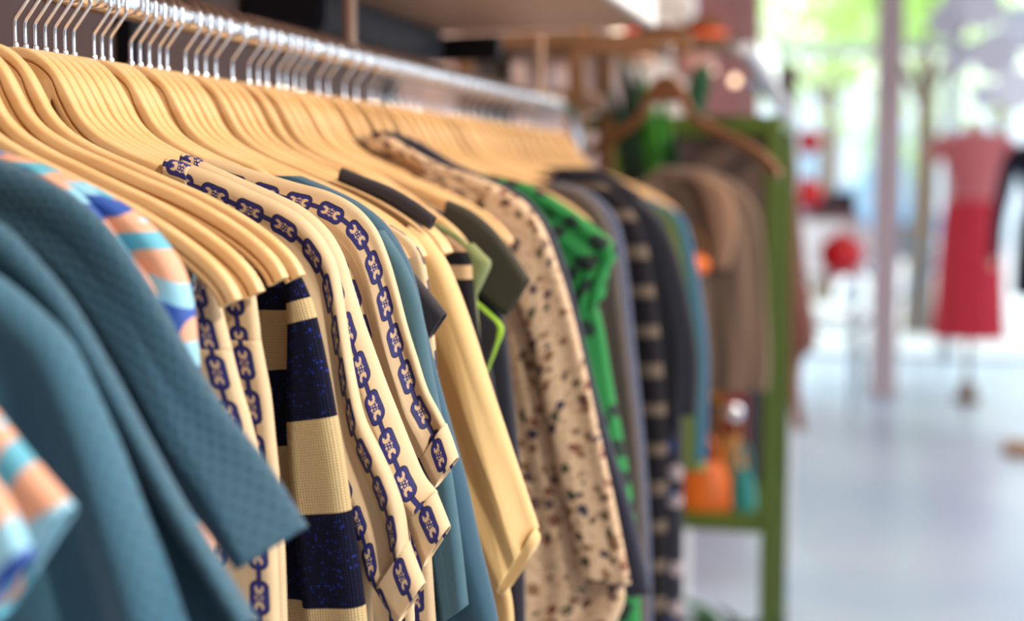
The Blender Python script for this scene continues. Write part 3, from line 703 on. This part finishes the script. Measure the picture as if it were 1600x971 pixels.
# big wooden hanger with brown coat
BRH = wood_mat('brown_hanger_wood', S(112, 70, 36), S(140, 92, 50))
hb2 = HB.copy(); hb2.materials.clear(); hb2.materials.append(BRH)
for v in hb2.vertices: v.co *= 1.25
p = AW(1040, 118, 2.62)
wr = thing('wall_hook_rail', 'dark wooden peg bar above the brown hanger', 'peg rail', (p.x, 2.68, p.z+.065))
MB().box((-.19-.05, -.01, -.02), (.04, .01, .02), .003).build('bar', BROWNW, wr, False)
MB().tube([(0, -.01, -.01), (0, -.07, -.012), (0, -.074, .0)], .004, 8).build('peg', BROWNW, wr)
t = thing('coat_hanger', 'large brown wooden hanger carrying the taupe coat past the rail end', 'hanger', (p.x, 2.62, p.z), -.62)
link('hanger_body', hb2, None, t); link('hook', HK, None, t)
TAU = cloth('coat_cloth', S(104, 84, 70), .85)
t = thing('taupe_coat', 'long taupe brown coat on the large brown hanger behind the striped dress', 'coat', (-.4, 2.72, 1.3))
strip('body', [(1060, 262), (1110, 268), (1155, 290), (1185, 330), (1196, 400), (1200, 480), (1204, 560), (1200, 610)], [(1030, 262), (1000, 285), (985, 300), (980, 330), (985, 400), (990, 480), (1000, 560), (1010, 610)], 2.73, .03, TAU, t, .010, 301, wl=.06)
strip('lapel', [(1110, 275), (1140, 300), (1150, 360), (1140, 420)], [(1070, 275), (1090, 300), (1105, 360), (1110, 420)], 2.69, .02, cloth('lapel_cloth', S(130, 98, 78), .85), t, .003, 302, nv=30)
# potted plant behind rail end
LEAF = plain('leaf_green', S(52, 128, 30), .45, 0, .25, 6); DLEAF = plain('dark_leaf_green', S(24, 62, 40), .45, 0, .2, 6)
def leaf(root, base, tip, width, mat, bend=.05):
    b0, t0 = Vector(base), Vector(tip); ax = t0-b0; side = ax.cross(Vector((.3, 1, .2))).normalized(); nrm = side.cross(ax).normalized()
    vs = []; fs = []; N = 12
    for i in range(N+1):
        s = i/N; c = b0+ax*s+nrm*bend*math.sin(PI*s); w_ = width*math.sin(PI*min(1, .08+s*.92))**.8
        for k in (-1, -.5, 0, .5, 1): vs.append(c+side*w_*k+nrm*abs(k)*width*.25)
    for i in range(N):
        for k in range(4): fs.append((i*5+k, i*5+k+1, i*5+5+k+1, i*5+5+k))
    o = link('leaf', mesh('leaf', vs, fs), mat, root); sm = o.modifiers.new('t', 'SOLIDIFY'); sm.thickness = .001; return o
tp = AW(962, 300, 2.78)
t = thing('potted_plant', 'green broad-leaved plant rising behind the far end of the rail', 'plant', (tp.x+.03, 2.80, tp.z-.14))
MB().loft([(0, 0, -.08, .05, .05), (0, 0, 0, .07, .07), (0, 0, .01, .074, .074), (0, 0, .01, .06, .06)]).build('pot', plain('terracotta', S(140, 84, 60), .7), t)
for (dx, dy, dz, wd, mt) in ((-.03, 0, .42, .028, DLEAF), (.02, -.01, .36, .030, LEAF), (.055, .02, .33, .028, LEAF), (-.06, .02, .36, .026, DLEAF), (.0, .04, .40, .030, DLEAF), (.085, 0, .26, .024, DLEAF), (.04, .05, .30, .03, LEAF)):
    leaf(t, (0, 0, .0), (dx, dy, dz), wd, mt)
st = thing('plant_stand', 'brown stool holding the broad-leaved plant', 'stand', (tp.x+.03, 2.80, 0))
zt = tp.z-.22
MB().loft([(0, 0, zt-.02, .075, .075), (0, 0, zt, .075, .075)]).build('seat', BROWNW, st)
for k in range(4):
    a = PI/4+k*PI/2; MB().tube([(.06*math.cos(a), .06*math.sin(a), zt-.02), (.08*math.cos(a), .08*math.sin(a), 0)], .009, 8).build('leg', BROWNW, st)
# dark green drape
p = AW(1090, 100, 3.2)
t = thing('green_scarf', 'dark green scarf hanging beside the brown coat hanger', 'scarf', (p.x, 3.2, p.z))
strip('fabric', [(1108, 98), (1112, 130), (1104, 165), (1098, 200)], [(1085, 105), (1074, 135), (1070, 165), (1078, 205)], 3.2, .02, cloth('bottle_green_cloth', S(16, 70, 44), .8), t, .006, 311, nv=30)
# fairy lights
GLOW = plain('bulb_glow', (1, .68, .45), .4, 0, .02, emit=2.5)
sl = thing('string_lights', 'short string of warm bulbs near the silver rail', 'string lights', AW(1105, 100, 4.2))
L = [AW(1085, 95, 4.2), AW(1112, 108, 4.2), AW(1148, 126, 4.2)]
rel(MB().tube(cat([p+Vector((0, 0, .012)) for p in L], 20), .0015, 6), sl).build('cord', BLACKM, sl)
for p in (L[1], L[2]): rel(MB().ball(p, .014, 2), sl).build('bulb', GLOW, sl)

# green painted display frame
GRNP = plain('moss_green_paint', S(74, 96, 24), .5, 0, .1)
Yc = 3.0
xr_ = AW(1216, 400, Yc).x; zt = AW(1170, 180, Yc).z; zb = AW(1140, 832, Yc).z
gf = thing('green_cabinet', 'moss green painted open display frame standing past the rail end', 'cabinet', (xr_-.2, Yc, 0))
pw = .028
for (x0, y0) in ((xr_-pw, Yc), (xr_-.44, Yc), (xr_-pw, Yc+.4), (xr_-.44, Yc+.4)):
    part('post', (x0, y0, 0), (x0+pw, y0+pw, zt), GRNP, gf)
part('top_rail', (xr_-.44+pw, Yc, zt-.03), (xr_-pw, Yc+pw, zt), GRNP, gf); part('top_rail', (xr_-.44+pw, Yc+.4, zt-.03), (xr_-pw, Yc+.4+pw, zt), GRNP, gf)
part('shelf', (xr_-.44+pw, Yc, zb), (xr_-pw, Yc+.43, zb+.03), GRNP, gf); part('shelf', (xr_-.44+pw, Yc, zb-.40), (xr_-pw, Yc+.43, zb-.375), GRNP, gf)
part('side_rail', (xr_-pw, Yc+pw, zt-.03), (xr_, Yc+.4, zt), GRNP, gf)
part('back_panel', (xr_-.44, Yc+.43, zb), (xr_, Yc+.44, zt), plain('taupe_panel', S(92, 74, 66), .8), gf)
# things on its shelf
BAGO = plain('orange_leather', S(232, 112, 30), .45, 0, .1); TAN = plain('tan_leather', S(160, 110, 50), .5, 0, .15)
def bag(name, label, px, wd, ht, dp, mat, Y, rz=0, hc=None):
    p = AW(px, 800, Y); t = thing(name, label, 'bag', (p.x, Y, zb+.03), rz)
    MB().loft([(0, 0, 0, wd/2, dp/2), (0, 0, .01, wd/2*1.03, dp/2), (0, 0, ht*.6, wd/2*.85, dp/2*.7), (0, 0, ht, wd/2*.55, dp/2*.3)], 24).build('pouch', mat, t)
    MB().tube([(wd*.25*math.cos(a), 0, ht*.95+ht*.6*math.sin(a)) for a in [PI*k/12 for k in range(13)]], .005, 8).build('handle', hc or mat, t)
    return t
bag('orange_bag', 'bright orange handbag on the green cabinet shelf, nearest the rail', 1100, .13, .10, .09, BAGO, 3.1)
bag('tan_bag', 'tan leather handbag beside the orange one on the green cabinet shelf', 1135, .10, .14, .08, TAN, 3.22)
bag('teal_bag', 'small teal purse on the right of the green cabinet shelf', 1160, .06, .09, .05, plain('teal_leather', S(40, 140, 140), .5), 3.1)
rk = thing('cabinet_rod', 'wooden rod across the green cabinet from which scarves hang', 'rod', (xr_-.2, 3.25, zb+.40))
MB().tube([(-.22, 0, 0), (.18, 0, 0)], .008, 10).build('dowel', BROWNW, rk)
for i, (px, c, ln, lab) in enumerate(((1112, S(206, 150, 60), .16, 'ochre scarf folded over the rod in the green cabinet'), (1150, S(150, 60, 62), .30, 'dull red scarf over the rod in the green cabinet'), (1182, S(74, 70, 84), .34, 'grey scarf over the rod beside the right green post'), (1088, S(120, 78, 62), .32, 'brown scarf over the rod nearest the rail'))):
    p = AW(px, 600, 3.25); t = thing('scarf', lab, 'scarf', (p.x, 3.25, zb+.40))
    vs = []; fs = []; N = 24; M = 14
    for a in range(N+1):
        s = a/N
        if s < .45: yy, zz = -.011, -ln*(1-s/.45)
        elif s > .55: yy, zz = .011, -ln*(s-.55)/.45
        else: q = (s-.45)/.1*PI; yy, zz = -.011*math.cos(q), .011*math.sin(q)
        for k in range(M+1):
            x = (k/M-.5)*.055*(1+.25*abs(zz)/ln); vs.append((x, yy+.006*math.sin(k*1.7+i)*min(1, abs(zz)*8)*(1 if yy > 0 else -1), zz))
    for a in range(N):
        for k in range(M): fs.append((a*(M+1)+k, a*(M+1)+k+1, (a+1)*(M+1)+k+1, (a+1)*(M+1)+k))
    o = link('fabric', mesh('fabric', vs, fs), plain('scarf_cloth', c, .8, 0, .15, 40), t); sm = o.modifiers.new('t', 'SOLIDIFY'); sm.thickness = .002
p = AW(1145, 645, 3.08)
t = thing('glass_bauble', 'shiny silver bauble hanging inside the green cabinet', 'bauble', (p.x, 3.08, p.z))
MB().ball((0, 0, 0), .022, 3).build('ball', plain('mirror_silver', (.9, .9, .95), .08, 1, .02), t)
MB().tube([(0, 0, .02), (0, 0, zt-p.z-.03)], .001, 6).build('thread', BLACKM, t)
p = AW(1115, 400, 2.95)
t = thing('orange_purse', 'small orange purse hanging on the coat front', 'purse', (p.x, 2.64, AW(1118, 415, 2.64).z))
MB().ball((0, 0, 0), .028, 3, (1.1, .5, .75)).build('pouch', BAGO, t)
MB().tube([(.02*math.cos(a), 0, .015+.05*math.sin(a)) for a in [PI*k/10 for k in range(11)]], .002, 6).build('strap', TAN, t)
# lower leafy plant under the shelf
t = thing('floor_plant', 'trailing green plant on the floor under the green cabinet', 'plant', (AW(1130, 900, 3.1).x, 3.15, zb-.375))
MB().loft([(0, 0, 0, .05, .05), (0, 0, .08, .065, .065), (0, 0, .08, .055, .055)]).build('pot', plain('grey_pot', S(150, 150, 160), .7), t)
for k in range(11):
    a = k*2.4; leaf(t, (0, 0, .08), (.15*math.cos(a), .11*math.sin(a), .06+.12*rnd.random()), .012, LEAF if k % 2 else DLEAF, .05)

# second, silver rack
WCH = plain('silver_white_paint', S(206, 206, 212), .3, .15, .03)
xp = AW(1233, 400, 4.9).x; zc = 1.35+.205
r2 = thing('silver_rack', 'pale silver tube clothes rack, curved corner beside the green cabinet', 'clothes rack', (xp, 4.9, 0))
path = [(xp+.115, 2.2, zc), (xp+.1, 2.6, zc), (xp+.015, 4.6, zc)]+[(xp+.005, 4.75+.15*math.sin(a), zc-.15+.15*math.cos(a)) for a in [PI/2*k/8 for k in range(1, 9)]]+[(xp, 4.9, .02)]
rel(MB().tube(path, [.012, .016, .025]+[.026]*9, 16), r2).build('frame_tube', WCH, r2)
rel(MB().tube([(xp, 4.6, .03), (xp, 5.2, .03)], .02, 12), r2).build('foot', WCH, r2)
BRS = cloth('russet_cloth', S(116, 70, 58), .8)
t = thing('russet_dress', 'russet brown dress hanging just right of the silver rack post', 'dress', (xp+.05, 4.62, 1.2))
strip('strap', [(1237, 186), (1244, 240), (1248, 302)], .012, 4.62, .004, BRS, t, .001, 322, nv=16)
strip('body', [(1248, 300), (1256, 380), (1264, 450), (1276, 520), (1272, 545), (1256, 560), (1250, 600), (1254, 640), (1260, 672)], [(1228, 300), (1226, 380), (1226, 450), (1226, 520), (1226, 545), (1228, 560), (1232, 600), (1236, 640), (1240, 672)], 4.62, .04, BRS, t, .01, 321)
r3 = thing('dark_post', 'dark brown wooden post with blue cap behind the silver rack corner', 'post', (AW(1230, 150, 5.6).x, 5.6, 0))
MB().box((-.035, -.035, 0), (.035, .035, AW(1230, 104, 5.6).z), .006).build('post_shaft', plain('dark_brown_paint', S(74, 56, 52), .5), r3)
ck = MB(); zz = AW(1230, 150, 5.6).z
MB().tube([(-.13, -.06, zz+.05), (-.03, -.05, zz-.02)], .022, 12).build('blue_cap', plain('light_blue_paint', S(140, 190, 215), .4), r3)

# ------------------------------------------------------------ shop front furniture
DY = 9.2
def mannequin_base(t, h, spread=.14):
    MB().loft([(0, 0, 0, spread, spread), (0, 0, .02, spread, spread), (0, 0, .05, spread*.7, spread*.7), (0, 0, .12, spread*.5, spread*.5), (0, 0, .14, .03, .03)]).build('base', BROWNW, t)
    MB().tube([(0, 0, .13), (0, 0, h)], .016, 10).build('pole', BROWNW, t)
SKIN = plain('linen_bust', S(226, 200, 178), .7, 0, .04)
p = AW(1511, 600, DY)
t = thing('mannequin', 'dress form on a pole in rose top and red skirt by the window', 'mannequin', (p.x, DY, 0))
mannequin_base(t, .95, .085)
H = lambda y, Y=DY: at(1511, y, Y).z
MB().loft([(0, 0, H(330), .13, .10), (0, 0, H(300), .125, .095), (0, 0, H(265), .15, .11), (0, 0, H(235), .175, .11), (0, 0, H(222), .185, .10), (0, 0, H(212), .14, .08), (0, 0, H(205), .06, .055), (0, 0, H(192), .045, .045), (0, 0, H(188), .03, .03)]).build('bust', SKIN, t)
topm = band_mat  # not used on the form
m, nt, b = newmat('rose_stripes'); E.nt = nt; tc = nt.nodes.new('ShaderNodeTexCoord'); s_ = nt.nodes.new('ShaderNodeSeparateXYZ'); nt.links.new(tc.outputs['Object'], s_.inputs[0])
nt.links.new(mixc(nt, (E(s_.outputs[2])).mod(.03) > .015, S(196, 92, 98), S(214, 128, 126)), b.inputs['Base Color']); b.inputs['Roughness'].default_value = .8; ROSE = m
d_ = MB().loft([(0, 0, H(345), .175, .125), (0, 0, H(325), .165, .12), (0, 0, H(305), .138, .108), (0, 0, H(290), .135, .105), (0, 0, H(262), .165, .123), (0, 0, H(235), .19, .122), (0, 0, H(220), .20, .115), (0, 0, H(211), .15, .10), (0, 0, H(206), .085, .08)], 36, False); d_.build('top', ROSE, t)
for sx in (-1, 1):
    MB().tube([(sx*.15, 0, H(217)), (sx*.20, 0, H(228)), (sx*.235, 0, H(250))], [.05, .05, .045], 14).build('sleeve', ROSE, t)
MB().loft([(0, 0, H(528), .215, .19), (0, 0, H(480), .205, .18), (0, 0, H(420), .195, .17), (0, 0, H(370), .185, .15), (0, 0, H(345), .178, .135), (0, 0, H(325), .168, .125), (0, 0, H(312), .145, .112)], 60, False, lambda s, a: .05*(1-s)*math.sin(a*9)).build('skirt', plain('coral_red_cloth', S(204, 44, 60), .8, 0, .08), t)
# navy mannequin
DY2 = 7.5
p = AW(1628, 690, DY2); H2 = lambda y: at(1600, y, DY2).z
t = thing('mannequin', 'dress form in long-sleeved navy dress cut by the right edge', 'mannequin', (p.x, DY2, 0))
MB().box((-.18, -.12, 0), (.18, .12, .05), .008).build('base', TAN, t); MB().tube([(0, 0, .05), (0, 0, .9)], .014, 10).build('pole', CHROME, t)
NVD = plain('navy_dress_cloth', S(22, 28, 50), .8, 0, .1)
MB().loft([(0, 0, H2(330), .12, .1), (0, 0, H2(260), .15, .11), (0, 0, H2(235), .18, .1), (0, 0, H2(222), .12, .08), (0, 0, H2(212), .05, .05), (0, 0, H2(195), .045, .045)]).build('bust', SKIN, t)
MB().loft([(0, 0, H2(462), .165, .15), (0, 0, H2(400), .16, .145), (0, 0, H2(350), .15, .13), (0, 0, H2(315), .12, .105), (0, 0, H2(265), .16, .122), (0, 0, H2(238), .185, .118), (0, 0, H2(226), .16, .10), (0, 0, H2(220), .07, .07)], 36, False).build('dress', NVD, t)
for sx in (-1, 1):
    MB().tube([(sx*.155, 0, H2(236)), (sx*.195, 0, H2(262)), (sx*.235, -.01, H2(330)), (sx*.255, -.03, H2(405))], [.045, .045, .036, .026], 14).build('sleeve', NVD, t)
    MB().tube([(sx*.255, -.03, H2(400)), (sx*.258, -.035, H2(420))], [.02, .016], 10).build('hand_stub', SKIN, t)
# table with box and red lanterns (left of column)
TY = 8.6; zt_ = AW(1300, 333, TY).z; xa, xb = AW(1240, 333, TY).x, AW(1345, 333, TY).x
t = thing('side_table', 'tall narrow brown table near the column holding a dark box', 'table', ((xa+xb)/2, TY, 0))
hw = (xb-xa)/2
MB().box((-hw, -.2, zt_-.04), (hw, .2, zt_), .005).build('tabletop', plain('rose_brown_wood', S(150, 118, 112), .5), t)
for sx in (-1, 1):
    for sy in (-1, 1): MB().tube([(sx*(hw-.03), sy*.17, 0), (sx*(hw-.03), sy*.17, zt_-.04)], .012, 8).build('leg', plain('thin_grey_leg', S(170, 176, 184), .4, .4), t)
p = AW(1300, 325, TY)
t = thing('storage_box', 'dark plum box on the tall table by the column', 'box', (p.x, TY, zt_))
MB().box((-.14, -.1, 0), (.14, .1, .10), .006).build('box_body', plain('dark_plum', S(52, 36, 52), .5), t)
MB().box((-.145, -.105, .10), (.145, .105, .125), .004).build('lid', plain('dark_plum_lid', S(60, 44, 56), .5), t)
def lantern(px, py, r, Y, lab, z_to, mat=RED, cat_='lantern', nm='red_lantern', grp=None):
    p = AW(px, py, Y); t = thing(nm, lab, cat_, p, 0, grp)
    MB().loft([(0, 0, -r*.95, r*.3, r*.3)]+[(0, 0, r*.9*math.sin(a), r*math.cos(a)*(1.0), r*math.cos(a)) for a in [math.radians(q) for q in range(-70, 71, 10)]]+[(0, 0, r*.98, r*.28, r*.28)], 24, True, lambda s, a: .02*math.sin(12*a)).build('shade', mat, t)
    MB().tube([(0, 0, r*.98), (0, 0, z_to-p.z)], .003, 6).build('cord', BLACKM, t); return t
lantern(1262, 222, .075, 8.0, 'red paper lantern, highest of the three right of the silver rack', 3.2)
lantern(1260, 303, .085, 7.4, 'red paper lantern close to the silver rack, at table height', 3.2)
t = lantern(1315, 398, .125, 8.1, 'largest red lantern, hanging in front of the tall table', 3.2)
WHT = plain('soft_white_pink', S(244, 214, 216), .6, 0, .03)
for px, py, lab in ((1299, 430, 'small pale pink ball left below the largest red lantern'), (1334, 424, 'small pale pink ball right below the largest red lantern')):
    p = AW(px, py, 8.32); q = thing('pompom', lab, 'pompom', p)
    MB().ball((0, 0, 0), .05, 3).build('ball', WHT, q); MB().tube([(0, 0, .048), (0, 0, 3.2-p.z)], .002, 6).build('thread', WHT, q)
p = AW(1300, 380, 9.9)
q = thing('round_chair', 'white round-backed chair behind the tall table', 'chair', (p.x, 9.9, 0))
cs = [(.26*math.cos(a), .05*math.sin(a)**2, .95+.22*math.sin(a)) for a in [2*PI*k/32 for k in range(32)]]
MB().tube(cs, .02, 10, True).build('back_frame', WHITE, q); MB().loft([(0, .0, .93-.18, .2, .02), (0, 0, .95, .24, .022), (0, 0, 1.13, .2, .02)], 28).build('backrest', WHITE, q)
MB().loft([(0, -.2, .45, .24, .22), (0, -.2, .49, .25, .23)], 28).build('seat', WHITE, q)
for sx in (-1, 1):
    MB().tube([(sx*.19, -.05, .45), (sx*.22, .02, 0)], .013, 8).build('leg', FR, q); MB().tube([(sx*.18, -.36, .45), (sx*.21, -.4, 0)], .013, 8).build('leg', FR, q)
    MB().tube([(sx*.17, -.05, .48), (sx*.2, 0, .8)], .013, 8).build('support', FR, q)
# hanging round paper discs, top right
DISC = plain('grey_paper', S(222, 224, 234), .8, 0, .04)
discs = [(1478, 32, 26, 8.6), (1535, 14, 30, 8.4), (1498, 92, 20, 8.9), (1556, 84, 34, 8.8), (1588, 140, 30, 8.0), (1592, 40, 30, 8.9), (1500, 2, 26, 9.0), (1540, 150, 20, 9.1)]
dl = ['grey paper disc hanging leftmost in the top right cluster', 'large grey paper disc touching the top edge above the red mannequin', 'small grey paper disc below the leftmost one', 'big pale grey disc in the middle of the cluster', 'grey disc hanging above the navy mannequin shoulder', 'grey disc at the upper right picture edge', 'grey disc cut by the top edge beside the leftmost', 'lowest small grey disc above the rose mannequin']
for (x, y, r_, Y), l in zip(discs, dl):
    p = AW(x, y, Y); q = thing('paper_disc', l, 'hanging disc', p, rnd.uniform(-.4, .4), 'paper discs in the window')
    rm = r_/F*Y*1.0
    o = MB().tube([(0, -.006, 0), (0, .006, 0)], rm, 36).build('disc', DISC, q)
    MB().tube([(0, 0, rm), (0, 0, 3.2-p.z)], .0015, 5).build('thread', DISC, q)

# ------------------------------------------------------------ outside
TRUNK = plain('bark', S(120, 104, 90), .9, 0, .2, 10)
def leafmat(name, c):
    m, nt, b = newmat(name); n = noise(nt, 1.2, 3)
    nt.links.new(mixc(nt, n.outputs[0], tuple(x*.7 for x in c), tuple(min(1, x*1.25) for x in c)), b.inputs['Base Color']); b.inputs['Roughness'].default_value = .6
    out = nt.nodes['Material Output']; tl = nt.nodes.new('ShaderNodeBsdfTranslucent'); tl.inputs[0].default_value = tuple(c)+(1,)
    mx = nt.nodes.new('ShaderNodeMixShader'); mx.inputs[0].default_value = .45; nt.links.new(b.outputs[0], mx.inputs[1]); nt.links.new(tl.outputs[0], mx.inputs[2]); nt.links.new(mx.outputs[0], out.inputs[0]); return m
LG = leafmat('spring_leaves', S(226, 246, 196)); LG2 = leafmat('fresh_leaves', S(204, 238, 140))
def tree(x, Y, h, r, n, mat, lab, seed, zc_=None):
    rr_ = random.Random(seed); t = thing('street_tree', lab, 'tree', (x, Y, -.02), 0, 'trees outside the window')
    MB().tube([(0, 0, 0), (.05, 0, h*.4), (0, .05, h*.75)], [.14, .11, .05], 12).build('trunk', TRUNK, t)
    for k in range(4):
        a = k*1.6; MB().tube([(0, 0, h*.5), (.6*r*math.cos(a), .6*r*math.sin(a), h*.8)], [.05, .02], 8).build('branch', TRUNK, t)
    mb = MB()
    cl = [(rr_.gauss(0, .5)*r, rr_.gauss(0, .4)*r, h*.8+rr_.gauss(0, .38)*r) for _ in range(26)]
    for _ in range(n):
        c = rr_.choice(cl); p = Vector((c[0]+rr_.gauss(0, .22)*r, c[1]+rr_.gauss(0, .22)*r, c[2]+rr_.gauss(0, .2)*r))
        a = Vector((rr_.gauss(0, 1), rr_.gauss(0, 1), rr_.gauss(0, 1))).normalized(); b_ = a.orthogonal().normalized(); s = rr_.uniform(.05, .11)
        mb.add([p-a*s, p-b_*s*.5, p+a*s, p+b_*s*.5], [(0, 1, 2, 3)])
    o = mb.build('foliage', mat, t, False); return t
tree(at(1290, 200, 17).x, 17, 4.6, 1.9, 2400, LG, 'pale green tree outside, left of the column', 1)
tree(at(1440, 200, 13.6).x, 13.6, 4.2, 1.1, 1500, LG2, 'vivid green tree outside, right of the column', 2)
tree(at(1560, 200, 23).x, 23, 4.6, 1.7, 1300, LG, 'pale tree outside behind the paper discs', 3)
# building across the street
FAC = plain('pale_facade', S(214, 224, 232), .8, 0, .05, 1); WGL = plain('facade_window', S(150, 180, 200), .2, 0, .1)
bl = thing('townhouse', 'pale facade across the street seen through the shop window', 'building', (0, 34, 0))
MB().box((-6, 0, -.02), (10, 4, 3.6)).build('facade', FAC, bl, False)
for k in range(7): f = MB().box((-5+k*2.1, -.05, .8), (-3.8+k*2.1, .02, 2.6)).build('window', WGL, bl, False)
# parked bicycle
BIK = plain('bicycle_teal', S(70, 120, 150), .4, .3); TYR = plain('tyre', S(60, 80, 96), .7)
p = AW(1402, 440, 13.2)
t = thing('bicycle', 'blue bicycle parked outside right of the column', 'bicycle', (p.x, 13.2, -.02))
for sx in (-.5, .5):
    MB().tube([(sx+.33*math.cos(a), 0, .35+.33*math.sin(a)) for a in [2*PI*k/28 for k in range(28)]], .02, 8, True).build('wheel', TYR, t)
MB().tube([(-.5, 0, .35), (-.15, 0, .8), (.38, 0, .8), (.5, 0, .35)], .018, 8).tube([(-.15, 0, .85), (0, 0, .33), (.38, 0, .78)], .018, 8).tube([(-.5, 0, .35), (0, 0, .33)], .014, 8).build('frame', BIK, t)
MB().ball((-.17, 0, .9), .1, 2, (1.2, .7, .35)).build('saddle', TYR, t)
MB().tube([(.36, -.22, .98), (.4, 0, 1.0), (.36, .22, .98)], .014, 8).tube([(.4, 0, 1.0), (.38, 0, .78)], .014, 8).build('handlebar', BIK, t)
# blue parked car, cropped by column
CARB = plain('car_blue', S(120, 170, 210), .3, .2)
p = AW(1330, 330, 15)
t = thing('parked_car', 'light blue car parked outside behind the column', 'car', (p.x-.6, 28, -.02))
body = [(-2, .35), (-2, .75), (-1.2, .9), (-.7, 1.35), (.7, 1.38), (1.3, .95), (2, .8), (2.05, .4)]
vs = [(x, y, z) for y in (-.8, .8) for x, z in body]; nn = len(body)
fs = [tuple(range(nn))[::-1], tuple(range(nn, 2*nn))]+[(k, (k+1) % nn, nn+(k+1) % nn, nn+k) for k in range(nn)]
MB().add(vs, fs).build('car_body', CARB, t, False)
gw = MB().add([(x, -.81, z) for x, z in ((-1.0, .92), (-.62, 1.28), (.62, 1.3), (1.05, .95))], [(0, 1, 2, 3)]).build('side_window', WGL, t, False)
for sx in (-1.25, 1.25):
    for sy in (-.8, .8): MB().tube([(sx, sy-.08, .33), (sx, sy+.08, .33)], .33, 24).build('wheel', TYR, t)
